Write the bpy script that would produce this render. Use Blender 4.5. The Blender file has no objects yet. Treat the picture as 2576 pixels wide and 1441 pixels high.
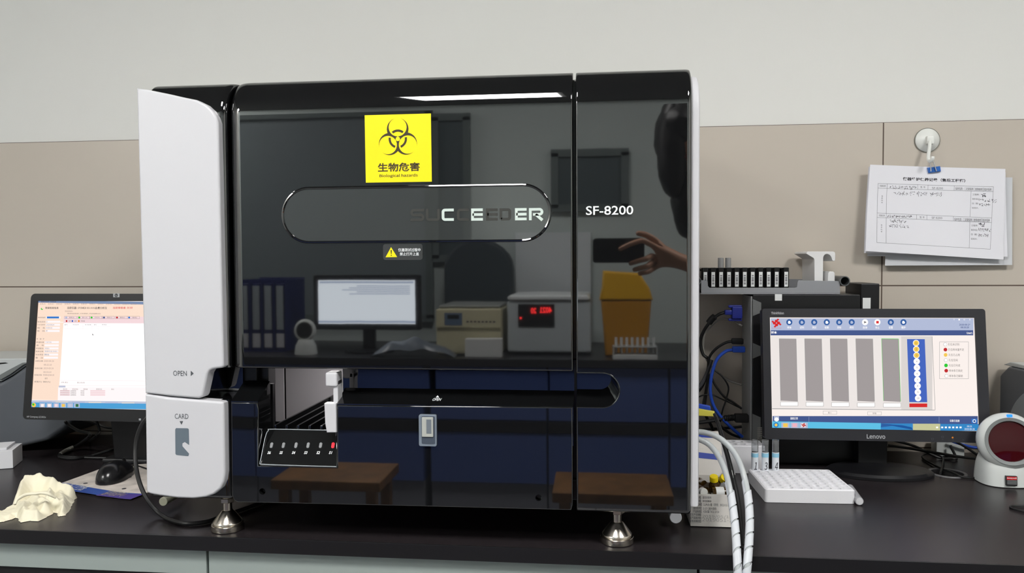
import bpy, bmesh, math, random, os
from mathutils import Vector, Matrix, noise

random.seed(7)
SC = bpy.context.scene
COL = SC.collection
R = math.radians

# ------------------------------------------------------------------ camera
FPX = 1935.0                                   # focal length for a 2576 x 1441 frame
CAM = Vector((0.0, -1.17, 0.45))


def cam_axes(yaw, pitch, roll):
    fwd = Vector((-math.sin(yaw), math.cos(yaw), 0)); right = Vector((math.cos(yaw), math.sin(yaw), 0)); up = Vector((0, 0, 1))
    f2 = fwd * math.cos(pitch) - up * math.sin(pitch); u2 = up * math.cos(pitch) + fwd * math.sin(pitch)
    return right * math.cos(roll) + u2 * math.sin(roll), u2 * math.cos(roll) - right * math.sin(roll), f2


AX_R, AX_U, AX_F = cam_axes(R(6.2), R(1.95), R(-0.29))
cd = bpy.data.cameras.new('camera'); cam = bpy.data.objects.new('camera', cd); COL.objects.link(cam)
cd.sensor_fit = 'HORIZONTAL'; cd.sensor_width = 36.0; cd.lens = FPX / 2576.0 * 36.0; cd.clip_start = 0.02; cd.clip_end = 50
m3 = Matrix((AX_R, AX_U, -AX_F)).transposed()
cam.matrix_world = Matrix.Translation(CAM) @ m3.to_4x4()
SC.camera = cam

# ------------------------------------------------------------------ view, world
SC.view_settings.view_transform = 'Standard'
SC.view_settings.look = 'None'
SC.view_settings.gamma = 1.0
SC.view_settings.use_curve_mapping = False
SC.view_settings.exposure = 0.0
W = bpy.data.worlds.new('world'); SC.world = W; W.use_nodes = True
W.node_tree.nodes['Background'].inputs[0].default_value = (0.75, 0.82, 0.9, 1)
W.node_tree.nodes['Background'].inputs[1].default_value = 0.3
SC.cycles.use_denoising = True
SC.cycles.max_bounces = 10
SC.cycles.caustics_reflective = False
SC.cycles.caustics_refractive = False
LED_POWER = 49.0                               # radiance of the ceiling light panels


def ray(px, py):
    return AX_F * FPX + AX_R * (px - 1288.0) - AX_U * (py - 720.5)


def at(px, py, Y):
    d = ray(px, py); return CAM + d * ((Y - CAM.y) / d.y)


def desk(px, py, z=0.0):
    d = ray(px, py); return CAM + d * ((z - CAM.z) / d.z)


def far_at(px, py, Ym):
    """a point of the opposite side of the room seen mirrored in the machine's front (plane Y=0)"""
    v = at(px, py, Ym); return Vector((v.x, -Ym, v.z))


# ------------------------------------------------------------------ materials
MATS = {}


def mat(name, col=(0.5, 0.5, 0.5), rough=0.5, metal=0.0, ior=1.45, emit=0.0, trans=0.0, bump=0.0, bscale=200.0, vary=0.0, vscale=8.0, coat=0.0, alpha=1.0, spec=0.5):
    if name in MATS: return MATS[name]
    m = bpy.data.materials.new(name); m.use_nodes = True; nt = m.node_tree; b = nt.nodes['Principled BSDF']
    I = b.inputs
    I['Base Color'].default_value = (*col, 1); I['Roughness'].default_value = rough; I['Metallic'].default_value = metal; I['IOR'].default_value = ior
    I['Transmission Weight'].default_value = trans; I['Coat Weight'].default_value = coat; I['Alpha'].default_value = alpha
    I['Specular IOR Level'].default_value = spec
    if emit:
        I['Emission Color'].default_value = (*col, 1); I['Emission Strength'].default_value = emit
    tc = None
    if vary or bump:
        tc = nt.nodes.new('ShaderNodeTexCoord')
    if vary:
        n = nt.nodes.new('ShaderNodeTexNoise'); n.inputs['Scale'].default_value = vscale; n.inputs['Detail'].default_value = 5
        nt.links.new(tc.outputs['Object'], n.inputs['Vector'])
        r = nt.nodes.new('ShaderNodeValToRGB')
        r.color_ramp.elements[0].position = 0.3; r.color_ramp.elements[1].position = 0.7
        r.color_ramp.elements[0].color = (*[max(0, c * (1 - vary)) for c in col], 1); r.color_ramp.elements[1].color = (*[min(1, c * (1 + vary)) for c in col], 1)
        nt.links.new(n.outputs['Fac'], r.inputs['Fac']); nt.links.new(r.outputs['Color'], I['Base Color'])
    if bump:
        n = nt.nodes.new('ShaderNodeTexNoise'); n.inputs['Scale'].default_value = bscale; n.inputs['Detail'].default_value = 3
        nt.links.new(tc.outputs['Object'], n.inputs['Vector'])
        bp = nt.nodes.new('ShaderNodeBump'); bp.inputs['Strength'].default_value = bump; bp.inputs['Distance'].default_value = 0.002
        nt.links.new(n.outputs['Fac'], bp.inputs['Height']); nt.links.new(bp.outputs['Normal'], I['Normal'])
    MATS[name] = m
    return m


def glow(name, col, s=1.0):
    """something lit from behind: a screen's picture, a lamp"""
    if name in MATS: return MATS[name]
    m = bpy.data.materials.new(name); m.use_nodes = True; nt = m.node_tree
    b = nt.nodes['Principled BSDF']; b.inputs['Base Color'].default_value = (0.01, 0.01, 0.01, 1); b.inputs['Roughness'].default_value = 0.5
    b.inputs['Emission Color'].default_value = (*col, 1); b.inputs['Emission Strength'].default_value = s
    b.inputs['Specular IOR Level'].default_value = 0.15
    MATS[name] = m
    return m


def srgb(r, g, b):
    f = lambda c: (c / 255 / 12.92) if c <= 10 else ((c / 255 + 0.055) / 1.055) ** 2.4
    return (f(r), f(g), f(b))


def tile_mat(name, col, col2, tw, th, ox, oz, grout, ax=0, rough=0.3):
    """large glazed wall tiles in running rows: brick texture in the object's own metres"""
    m = mat(name, col, rough); nt = m.node_tree; b = nt.nodes['Principled BSDF']
    tc = nt.nodes.new('ShaderNodeTexCoord'); sx = nt.nodes.new('ShaderNodeSeparateXYZ'); cx = nt.nodes.new('ShaderNodeCombineXYZ')
    nt.links.new(tc.outputs['Object'], sx.inputs[0])
    a1 = nt.nodes.new('ShaderNodeMath'); a1.operation = 'SUBTRACT'; a1.inputs[1].default_value = ox
    a2 = nt.nodes.new('ShaderNodeMath'); a2.operation = 'SUBTRACT'; a2.inputs[1].default_value = oz
    nt.links.new(sx.outputs[ax], a1.inputs[0]); nt.links.new(sx.outputs[2 if ax != 'f' else 1], a2.inputs[0])
    nt.links.new(a1.outputs[0], cx.inputs[0]); nt.links.new(a2.outputs[0], cx.inputs[1])
    br = nt.nodes.new('ShaderNodeTexBrick'); br.offset = 0.0; br.squash = 1.0
    br.inputs['Scale'].default_value = 1.0; br.inputs['Brick Width'].default_value = tw; br.inputs['Row Height'].default_value = th
    br.inputs['Mortar Size'].default_value = 0.0016; br.inputs['Mortar Smooth'].default_value = 0.1; br.inputs['Bias'].default_value = 0.0
    br.inputs['Color1'].default_value = (*col, 1); br.inputs['Color2'].default_value = (*col, 1); br.inputs['Mortar'].default_value = (*grout, 1)
    nt.links.new(cx.outputs[0], br.inputs['Vector'])
    n = nt.nodes.new('ShaderNodeTexNoise'); n.inputs['Scale'].default_value = 3.0; n.inputs['Detail'].default_value = 6
    nt.links.new(tc.outputs['Object'], n.inputs['Vector'])
    mx = nt.nodes.new('ShaderNodeMix'); mx.data_type = 'RGBA'; mx.blend_type = 'MULTIPLY'
    rp = nt.nodes.new('ShaderNodeValToRGB'); rp.color_ramp.elements[0].color = (0.93, 0.93, 0.93, 1); rp.color_ramp.elements[1].color = (1, 1, 1, 1)
    nt.links.new(n.outputs['Fac'], rp.inputs['Fac']); mx.inputs['Factor'].default_value = 1.0
    nt.links.new(br.outputs['Color'], mx.inputs['A']); nt.links.new(rp.outputs['Color'], mx.inputs['B']); nt.links.new(mx.outputs['Result'], b.inputs['Base Color'])
    return m


# ------------------------------------------------------------------ mesh builder
FDIR = bpy.utils.system_resource('DATAFILES', path='fonts')
try:
    INTER = bpy.data.fonts.load(os.path.join(FDIR, 'Inter.woff2'))
except Exception:
    INTER = None
try:
    HAN = bpy.data.fonts.load(os.path.join(FDIR, 'Noto Sans CJK Regular.woff2'))
except Exception:
    HAN = None
_tc = bpy.data.curves.new('lettering_source', 'FONT'); _to = bpy.data.objects.new('lettering_source', _tc)
_ts = bpy.data.scenes.new('lettering'); _ts.collection.objects.link(_to)
_tcache = {}


def text_geo(s, bold, shear, ext, inter):
    k = (s, bold, shear, ext, inter)
    if k not in _tcache:
        han = any(ord(c) > 0x2e80 for c in s)
        _tc.body = s; _tc.offset = bold * (0.35 if han and HAN else 0.75); _tc.shear = shear; _tc.extrude = ext; _tc.resolution_u = 1 if han else 3
        fnt = HAN if han else (INTER if inter else None)
        if fnt and _tc.font != fnt: _tc.font = fnt
        vl = _ts.view_layers[0]; vl.update()
        dg = vl.depsgraph
        dg.update()
        me = bpy.data.meshes.new_from_object(_to.evaluated_get(dg))
        _tcache[k] = ([v.co.copy() for v in me.vertices], [tuple(p.vertices) for p in me.polygons])
        bpy.data.meshes.remove(me)
    return _tcache[k]


I4 = Matrix.Identity(4)


def frame(o, x, y):
    x = Vector(x).normalized(); y = Vector(y); z = x.cross(y).normalized(); y = z.cross(x)
    m = Matrix((x, y, z)).transposed().to_4x4(); m.translation = Vector(o); return m


class Fr:
    """a flat frame standing in the scene; uv() says where the sight line through a pixel meets it"""
    def __init__(s, M): s.M = M; s.I = M.inverted()

    def uv(s, px, py, w=0.0):
        o = s.I @ CAM; d = s.I.to_3x3() @ ray(px, py); t = (w - o.z) / d.z; p = o + d * t; return (p.x, p.y)


def polar(a): return Vector((math.cos(a), math.sin(a), 0))


def catmull(pts, n=8):
    pts = [Vector(p) for p in pts]
    if len(pts) < 3: return pts
    out = []
    P = [pts[0] * 2 - pts[1]] + pts + [pts[-1] * 2 - pts[-2]]
    for i in range(1, len(P) - 2):
        a, b, c, d = P[i - 1:i + 3]
        for k in range(n):
            t = k / n
            out.append(0.5 * (2 * b + (c - a) * t + (2 * a - 5 * b + 4 * c - d) * t * t + (3 * b - a - 3 * c + d) * t ** 3))
    out.append(pts[-1]); return out


class MB:
    def __init__(s): s.V = []; s.F = []; s.MI = []; s.mi = 0

    def m(s, i): s.mi = i; return s

    def add(s, vs, fs, M=None):
        n = len(s.V)
        s.V += [(M @ Vector(v)) if M is not None else Vector(v) for v in vs]
        flip = M is not None and M.determinant() < 0
        for f in fs:
            f = [i + n for i in f]
            s.F.append(f[::-1] if flip else f); s.MI.append(s.mi)
        return s

    def bm(s, b, M=None):
        b.verts.ensure_lookup_table(); b.verts.index_update()
        s.add([v.co for v in b.verts], [[v.index for v in f.verts] for f in b.faces], M); b.free(); return s

    def box(s, c, d, bev=0.0, M=None, seg=2):
        b = bmesh.new(); bmesh.ops.create_cube(b, size=1.0)
        for v in b.verts: v.co = Vector((v.co.x * d[0] + c[0], v.co.y * d[1] + c[1], v.co.z * d[2] + c[2]))
        if bev: bmesh.ops.bevel(b, geom=b.edges[:], offset=bev, segments=seg, profile=0.5, affect='EDGES')
        return s.bm(b, M)

    def bx(s, x0, x1, y0, y1, z0, z1, bev=0.0, M=None, seg=2):
        return s.box(((x0 + x1) / 2, (y0 + y1) / 2, (z0 + z1) / 2), (abs(x1 - x0), abs(y1 - y0), abs(z1 - z0)), bev, M, seg)

    def prism(s, pts, z0, z1, M=None, bev=0.0, seg=3, back=False):
        a = sum(pts[i][0] * pts[(i + 1) % len(pts)][1] - pts[(i + 1) % len(pts)][0] * pts[i][1] for i in range(len(pts)))
        if a < 0: pts = pts[::-1]
        b = bmesh.new(); vs = [b.verts.new((p[0], p[1], z0)) for p in pts]; f = b.faces.new(vs)
        r = bmesh.ops.extrude_face_region(b, geom=[f])
        top = [v for v in r['geom'] if isinstance(v, bmesh.types.BMVert)]
        for v in top: v.co.z = z1
        bmesh.ops.recalc_face_normals(b, faces=b.faces[:])
        if bev:
            ts = set(top); ed = [e for e in b.edges if (e.verts[0] in ts and e.verts[1] in ts) or (back and e.verts[0] not in ts and e.verts[1] not in ts)]
            bmesh.ops.bevel(b, geom=ed, offset=bev, segments=seg, profile=0.5, affect='EDGES', clamp_overlap=True)
        return s.bm(b, M)

    def flat(s, pts, z, M=None):
        a = sum(pts[i][0] * pts[(i + 1) % len(pts)][1] - pts[(i + 1) % len(pts)][0] * pts[i][1] for i in range(len(pts)))
        if a < 0: pts = pts[::-1]
        return s.add([(p[0], p[1], z) for p in pts], [list(range(len(pts)))], M)

    def rect(s, x0, y0, x1, y1, z, M=None): return s.flat([(x0, y0), (x1, y0), (x1, y1), (x0, y1)], z, M)

    def cyl(s, p0, p1, r0, r1=None, seg=24, bev=0.0):
        p0, p1 = Vector(p0), Vector(p1); h = (p1 - p0).length; r1 = r0 if r1 is None else r1
        prof = [(0, 0), (r0 - bev, 0), (r0, bev), (r1, h - bev), (r1 - bev, h), (0, h)] if bev else [(0, 0), (r0, 0), (r1, h), (0, h)]
        return s.lathe(prof, p0, p1 - p0, seg)

    def lathe(s, prof, o, axis=(0, 0, 1), seg=32, M=None, sx=1.0, sy=1.0):
        o = Vector(o); z = Vector(axis).normalized(); x = z.orthogonal().normalized() if abs(z.z) < 0.999 else Vector((1, 0, 0)); y = z.cross(x)
        vs = []; fs = []; rings = []
        for r, h in prof:
            if r <= 1e-9: rings.append([len(vs)]); vs.append(o + z * h)
            else:
                rings.append(list(range(len(vs), len(vs) + seg)))
                vs += [o + z * h + (x * math.cos(2 * math.pi * k / seg) * sx + y * math.sin(2 * math.pi * k / seg) * sy) * r for k in range(seg)]
        for a, b in zip(rings, rings[1:]):
            for k in range(seg):
                k2 = (k + 1) % seg
                if len(a) == 1 and len(b) == 1: break
                if len(a) == 1: fs.append([a[0], b[k2], b[k]])
                elif len(b) == 1: fs.append([a[k], a[k2], b[0]])
                else: fs.append([a[k], a[k2], b[k2], b[k]])
        return s.add(vs, fs, M)

    def tube(s, pts, r, seg=10, smooth=8, cap=True, flat=1.0):
        pts = catmull(pts, smooth) if smooth else [Vector(p) for p in pts]
        n = len(pts); vs = []; fs = []
        t = (pts[1] - pts[0]).normalized(); u = t.orthogonal().normalized()
        for i, p in enumerate(pts):
            t = (pts[min(i + 1, n - 1)] - pts[max(i - 1, 0)]).normalized()
            u = (u - t * u.dot(t)).normalized(); w = t.cross(u)
            rr = r(i / (n - 1)) if callable(r) else r
            vs += [p + (u * math.cos(2 * math.pi * k / seg) + w * math.sin(2 * math.pi * k / seg) * flat) * rr for k in range(seg)]
        for i in range(n - 1):
            for k in range(seg):
                k2 = (k + 1) % seg
                fs.append([i * seg + k, i * seg + k2, (i + 1) * seg + k2, (i + 1) * seg + k])
        if cap: fs.append(list(range(seg))[::-1]); fs.append([(n - 1) * seg + k for k in range(seg)])
        return s.add(vs, fs)

    def grid(s, f, nu, nv, M=None, close_u=False):
        vs = [f(i / nu, j / nv) for j in range(nv + 1) for i in range(nu + 1)]
        fs = [[j * (nu + 1) + i, j * (nu + 1) + i + 1, (j + 1) * (nu + 1) + i + 1, (j + 1) * (nu + 1) + i] for j in range(nv) for i in range(nu)]
        return s.add(vs, fs, M)

    def ball(s, c, r, M=None, seg=24, rings=14):
        r = Vector((r, r, r)) if not hasattr(r, '__len__') else Vector(r)
        b = bmesh.new(); bmesh.ops.create_uvsphere(b, u_segments=seg, v_segments=rings, radius=1.0)
        for v in b.verts: v.co = Vector((v.co.x * r.x + c[0], v.co.y * r.y + c[1], v.co.z * r.z + c[2]))
        return s.bm(b, M)

    def text(s, str_, box, w, M, bold=0.0, shear=0.0, ext=0.0, inter=False, keep=None):
        """lettering fitted to the box (u0, v0, u1, v1) of the frame M, at height w above it; keep='l'|'c'|'r' keeps the letters' own proportions"""
        vs, fs = text_geo(str_, bold, shear, 0.05 if ext else 0.0, inter)
        if not vs: return s
        x0 = min(v.x for v in vs); x1 = max(v.x for v in vs); y0 = min(v.y for v in vs); y1 = max(v.y for v in vs)
        u0, v0, u1, v1 = box; u0, u1 = min(u0, u1), max(u0, u1); v0, v1 = min(v0, v1), max(v0, v1)
        ky = (v1 - v0) / max(1e-9, y1 - y0); kx = (u1 - u0) / max(1e-9, x1 - x0)
        off = u0
        if keep:
            kx = ky; off = {'l': u0, 'c': (u0 + u1) / 2 - kx * (x1 - x0) / 2, 'r': u1 - kx * (x1 - x0)}[keep]
        return s.add([(off + (v.x - x0) * kx, v0 + (v.y - y0) * ky, w + (v.z / 0.05 * ext if ext else 0)) for v in vs], fs, M)

    def build(s, name, mats, parent=None, angle=35, mods=None):
        me = bpy.data.meshes.new(name)
        inv = None
        if parent is not None: inv = world_of(parent).inverted()
        me.from_pydata([(inv @ v) if inv is not None else v for v in s.V], [], s.F)
        for mm in (mats if isinstance(mats, (list, tuple)) else [mats]): me.materials.append(mm)
        me.polygons.foreach_set('material_index', s.MI); me.polygons.foreach_set('use_smooth', [True] * len(s.F))
        me.update(); me.set_sharp_from_angle(angle=R(angle))
        o = bpy.data.objects.new(name, me); COL.objects.link(o)
        if len(s.F) < 30000 and angle < 90:
            wn = o.modifiers.new('even_shading', 'WEIGHTED_NORMAL'); wn.weight = 100; wn.keep_sharp = True
        if parent is not None: o.parent = parent; WORLD[o.name] = world_of(parent)
        return o


WORLD = {}


def world_of(o): return WORLD.get(o.name, I4)


def tag(o, label, cat, group=None, kind=None):
    if label: o['label'] = label
    if cat: o['category'] = cat
    if group: o['group'] = group
    if kind: o['kind'] = kind
    return o


def thing(name, label, cat, loc=(0, 0, 0), rz=0.0, group=None):
    o = bpy.data.objects.new(name, None); COL.objects.link(o); o.empty_display_size = 0.05
    o.location = loc; o.rotation_euler = (0, 0, rz)
    WORLD[o.name] = Matrix.Translation(loc) @ Matrix.Rotation(rz, 4, 'Z')
    return tag(o, label, cat, group)


def solo(mb, name, mats, label, cat, group=None, **k):
    return tag(mb.build(name, mats, **k), label, cat, group)


def struct(mb, name, mats): return tag(mb.build(name, mats), None, None, None, 'structure')


def dup(root, delta, label=None, group=None):
    r = root.copy(); COL.objects.link(r); r.location = Vector(root.location) + Vector(delta)
    if label: r['label'] = label
    if group: r['group'] = group
    for ch in list(root.children):
        c = ch.copy(); COL.objects.link(c); c.parent = r
        for g in list(ch.children):
            d = g.copy(); COL.objects.link(d); d.parent = c
    return r


def boolean(o, cutters):
    """cut the given builders' solids out of a mesh object, then soften its new edges"""
    o.modifiers.clear()
    for mb in cutters:
        me = bpy.data.meshes.new('cutter'); me.from_pydata(mb.V, [], mb.F); me.update()
        c = bpy.data.objects.new('cutter', me); COL.objects.link(c)
        md = o.modifiers.new('cut', 'BOOLEAN'); md.operation = 'DIFFERENCE'; md.object = c; md.solver = 'EXACT'
        bpy.context.view_layer.update(); dg = bpy.context.evaluated_depsgraph_get()
        new = bpy.data.meshes.new_from_object(o.evaluated_get(dg)); o.modifiers.clear()
        o.data = new; bpy.data.objects.remove(c)
    o.data.set_sharp_from_angle(angle=R(35))
    wn = o.modifiers.new('even_shading', 'WEIGHTED_NORMAL'); wn.weight = 100; wn.keep_sharp = True
    return o


def arc(cx, cy, rx, ry, a0, a1, n=16):
    return [(cx + rx * math.cos(R(a0 + (a1 - a0) * k / n)), cy + ry * math.sin(R(a0 + (a1 - a0) * k / n))) for k in range(n + 1)]


def rrect(x0, y0, x1, y1, r, n=6):
    return arc(x1 - r, y1 - r, r, r, 0, 90, n) + arc(x0 + r, y1 - r, r, r, 90, 180, n) + arc(x0 + r, y0 + r, r, r, 180, 270, n) + arc(x1 - r, y0 + r, r, r, 270, 360, n)

# the setting's measures (metres; bench top is z = 0)
WALL_Y = 0.71; BACK_Y = -3.05; LEFT_X = -2.9; RIGHT_X = 2.7; FLOOR_Z = -0.78; CEIL_Z = 1.95
EDGE_Y = 0.014

# ------------------------------------------------------------------ ceiling light panels (one mirrored in the front cover, two added for even light)
led = glow('led_diffuser', (1.0, 0.985, 0.96), LED_POWER)
m_alu = mat('aluminium_trim', (0.7, 0.7, 0.7), 0.35, 0.6)
GX = (-0.43, 1.45, -2.6)  # the two side panels are unseen, added to even out the room light
GN = {-0.43: 'square white LED ceiling light above the analyzer', 1.45: 'added square white LED ceiling light above the barcode scanner side', -2.6: 'added square white LED ceiling light above the printer side'}
for gx in GX:
    gy = -2.3 if gx < -2 else -1.42                           # the added left one sits further back, to light its wall less
    t = thing('ceiling_light', GN[gx], 'ceiling light', (gx, gy, CEIL_Z), group='LED ceiling lights')
    MB().box((gx, gy, CEIL_Z - 0.006), (0.58, 0.58, 0.012)).build('diffuser', led, t)
    mb = MB()
    for s in (-1, 1):
        mb.box((gx + s * 0.3, gy, CEIL_Z - 0.008), (0.02, 0.62, 0.016)); mb.box((gx, gy + s * 0.3, CEIL_Z - 0.008), (0.58, 0.02, 0.016))
    mb.build('frame', m_alu, t)

# ------------------------------------------------------------------ the setting
m_paint = mat('wall_paint', srgb(226, 226, 222), 0.75, bump=0.05, bscale=300)
m_ceil = mat('ceiling_board', srgb(100, 100, 99), 0.85)
TZ = at(2218, 309, WALL_Y).z; TX = at(2219, 308, WALL_Y).x; TH = TZ - at(2216, 718, WALL_Y).z
m_tile = tile_mat('wall_tile', srgb(198, 189, 177), None, 2 * TH, TH, TX, TZ, srgb(92, 78, 68), 0, 0.32)
mb = MB().bx(LEFT_X, RIGHT_X, WALL_Y, WALL_Y + 0.1, FLOOR_Z, CEIL_Z); struct(mb, 'wall_rear', m_paint)
mb = MB().bx(LEFT_X, RIGHT_X, WALL_Y - 0.009, WALL_Y, FLOOR_Z, TZ, 0.0015); struct(mb, 'wall_rear_tiling', m_tile)
mb = MB().bx(LEFT_X - 0.1, LEFT_X, BACK_Y, WALL_Y, FLOOR_Z, CEIL_Z); struct(mb, 'wall_left', m_paint)
mb = MB().bx(RIGHT_X, RIGHT_X + 0.1, BACK_Y, WALL_Y, FLOOR_Z, CEIL_Z); struct(mb, 'wall_right', m_paint)
m_far = mat('far_wall_paint', srgb(196, 206, 204), 0.8)
mb = MB().bx(LEFT_X, RIGHT_X, BACK_Y - 0.1, BACK_Y, FLOOR_Z, CEIL_Z); struct(mb, 'wall_opposite', m_far)
mb = MB().bx(LEFT_X, RIGHT_X, BACK_Y, WALL_Y, CEIL_Z, CEIL_Z + 0.05); struct(mb, 'ceiling', m_ceil)
m_floor = tile_mat('floor_tile', srgb(120, 120, 124), None, 0.6, 0.6, 0, 0, srgb(60, 60, 62), 0, 0.35)
for l in list(m_floor.node_tree.links):
    if l.from_node.type == 'SEPXYZ' and l.from_socket.name == 'Z':
        t_ = l.to_socket; f_ = l.from_node; m_floor.node_tree.links.remove(l); m_floor.node_tree.links.new(f_.outputs['Y'], t_)
mb = MB().bx(LEFT_X, RIGHT_X, BACK_Y, WALL_Y, FLOOR_Z - 0.05, FLOOR_Z); struct(mb, 'floor', m_floor)

# opposite wall: dark panes seen mirrored in the analyzer's front
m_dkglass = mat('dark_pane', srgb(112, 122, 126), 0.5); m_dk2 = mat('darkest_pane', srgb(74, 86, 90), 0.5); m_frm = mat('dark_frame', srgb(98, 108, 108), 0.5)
def far_pane(n, x0, y0, x1, y1, mm=None):
    a = far_at(x0, y0, -BACK_Y - 0.02); b = far_at(x1, y1, -BACK_Y - 0.02)
    o = struct(MB().bx(a.x, b.x, BACK_Y, BACK_Y + 0.02, b.z, a.z), 'window_%d' % n, mm or m_dkglass)
    f = MB()
    for q in (a.x, b.x): f.bx(q - 0.02, q + 0.02, BACK_Y, BACK_Y + 0.035, b.z, a.z)
    for q in (a.z, b.z): f.bx(a.x - 0.02, b.x + 0.02, BACK_Y, BACK_Y + 0.035, q - 0.02, q + 0.02)
    f.build('window_frame', m_frm, o)
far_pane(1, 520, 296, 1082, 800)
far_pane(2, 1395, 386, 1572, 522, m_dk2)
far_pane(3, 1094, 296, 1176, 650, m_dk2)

# ------------------------------------------------------------------ the bench under the analyzer
m_top = mat('bench_laminate', srgb(39, 35, 37), 0.25, ior=1.5, spec=0.2, bump=0.12, bscale=900, vary=0.12, vscale=60)
m_edge = mat('bench_edge_band', srgb(24, 23, 25), 0.3)
m_cab = mat('cabinet_enamel', srgb(150, 160, 156), 0.45)
m_void = mat('dark_interior', srgb(14, 14, 15), 0.6)
top = thing('lab_bench_top', 'long black laminate bench top carrying the analyzer and both monitors', 'bench top', (0, 0.35, 0))
ga = desk(2383, 1190)
mb = MB().bx(LEFT_X + 0.01, RIGHT_X - 0.01, EDGE_Y + 0.003, WALL_Y - 0.011, -0.024, 0.0)
o = mb.build('slab', m_top, top)
c = MB().cyl((ga.x, ga.y, -0.05), (ga.x, ga.y, 0.03), 0.031, seg=40)
_save = o.matrix_world.copy()
for v in c.V: v -= Vector((0, 0.35, 0))
o.parent = None; boolean(o, [c]); o.parent = top
MB().bx(LEFT_X + 0.01, RIGHT_X - 0.01, EDGE_Y, EDGE_Y + 0.003, -0.024, 0.0, 0.0008).build('edge_band', m_edge, top)
mb = MB().lathe([(0.031, -0.02), (0.031, 0.0015), (0.037, 0.0015), (0.038, 0.0), (0.033, 0.0), (0.033, -0.02)], (ga.x, ga.y, 0), seg=40)
mb.build('cable_grommet', mat('grommet_grey', srgb(96, 96, 98), 0.4), top)

# support rail, open knee space on the left, cabinets on the right
rz1 = at(0, 1424, 0.03).z
xpost0 = at(461, 1420, 0.03).x; xcab = at(522, 1420, 0.03).x; xs2 = at(1757, 1430, 0.03).x
t = thing('bench_frame', 'grey steel frame rail and leg under the left end of the black bench', 'bench frame', (-1.4, 0.05, FLOOR_Z))
MB().bx(LEFT_X + 0.01, xcab - 0.002, 0.03, 0.07, rz1, -0.025, 0.001).build('rail', m_cab, t)
MB().bx(xpost0, xcab - 0.002, 0.026, 0.066, FLOOR_Z, rz1, 0.001).build('leg', mat('frame_pale', srgb(172, 176, 178), 0.4), t)
t = thing('keyboard_tray', 'black pull-out tray under the left bench rail', 'keyboard tray', (-1.5, 0.3, rz1 - 0.03))
MB().bx(LEFT_X + 0.3, xpost0 - 0.02, 0.05, 0.55, rz1 - 0.03, rz1 - 0.015, 0.001).build('tray', m_void, t)
MB().bx(LEFT_X + 0.3, xpost0 - 0.02, 0.035, 0.05, rz1 - 0.04, rz1 - 0.001, 0.001).build('tray_front', m_void, t)
for i, (x0, x1, lb) in enumerate(((xcab, xs2, 'grey enamelled base cabinet under the analyzer'), (xs2, 1.35, 'grey enamelled base cabinet under the barcode scanner'))):
    t = thing('base_cabinet', lb, 'cabinet', ((x0 + x1) / 2, 0.3, FLOOR_Z), group='base cabinets under the black bench')
    MB().bx(x0 + 0.003, x1 - 0.003, 0.05, 0.69, FLOOR_Z + 0.08, -0.0245).build('carcass', m_cab, t)
    MB().bx(x0 + 0.003, x1 - 0.003, 0.10, 0.69, FLOOR_Z, FLOOR_Z + 0.08).build('plinth', m_void, t)
    d = MB().bx(x0 + 0.002, x1 - 0.002, 0.03, 0.0495, -0.19, -0.027, 0.0015).build('drawer', m_cab, t)
    MB().bx((x0 + x1) / 2 - 0.06, (x0 + x1) / 2 + 0.06, 0.018, 0.029, -0.115, -0.100, 0.002).build('handle', m_alu, d)
    for a, b in ((x0, (x0 + x1) / 2), ((x0 + x1) / 2, x1)):
        d = MB().bx(a + 0.002, b - 0.002, 0.03, 0.0495, FLOOR_Z + 0.085, -0.193, 0.0015).build('door', m_cab, t)
        MB().bx((a + b) / 2 - 0.05, (a + b) / 2 + 0.05, 0.018, 0.029, -0.24, -0.225, 0.002).build('handle', m_alu, d)

# ------------------------------------------------------------------ the analyzer
m_blk = mat('gloss_black', (0.005, 0.0053, 0.0058), 0.025, ior=2.1, bump=0.012, bscale=9)
m_blk2 = mat('chassis_black', (0.012, 0.012, 0.013), 0.25)
m_pill = mat('window_grey', (0.034, 0.037, 0.036), 0.03, ior=2.1)
m_wht = mat('white_cover', srgb(203, 203, 207), 0.38)
m_gry = mat('printed_grey', srgb(78, 82, 86), 0.5)
m_ink = mat('white_print', srgb(235, 238, 240), 0.45)
m_metal = mat('foot_steel', (0.62, 0.57, 0.5), 0.22, 1.0)
F0 = Fr(frame((0, 0, 0), (1, 0, 0), (0, 0, 1)))


def fp(w): return F0.M, w


def U(px, py, w=0.0): return F0.uv(px, py, w)


def Us(l, w=0.0): return [U(x, y, w) for x, y in l]


AN = thing('coagulation_analyzer', 'large glossy black and white coagulation analyzer standing on steel feet', 'analyzer', (-0.3, 0.3, 0))
ZB = 0.064; ZT = 0.742; XL = -0.727; XC = -0.583; XD1 = U(1441, 600)[0]; XR0 = U(1448.5, 600)[0]; XR1 = U(1741.5, 600)[0]
ZF = U(1440, 268)[1]                                        # where the front starts to roll back to the top
ROLL = ZT - ZF


def front_profile(z0, r0=0.006):
    """(depth, height) of the front from its lower edge up over the rolled top"""
    p = [(r0 * (1 - math.cos(R(a))) , z0 + r0 * (1 - math.sin(R(a)))) for a in (90, 60, 30, 0)][::-1]
    p = [(r0 * (1 - math.sin(R(90 - a))), z0 + r0 * (1 - math.cos(R(90 - a)))) for a in (0, 30, 60, 90)]
    p = [(r0 * (1 - math.cos(R(a))), z0 + r0 * (1 - math.sin(R(a)))) for a in (90, 60, 30, 0)]
    p += [(0.05 * (1 - math.cos(R(a))), ZF + ROLL * math.sin(R(a))) for a in range(0, 91, 5)]
    return p


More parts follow.
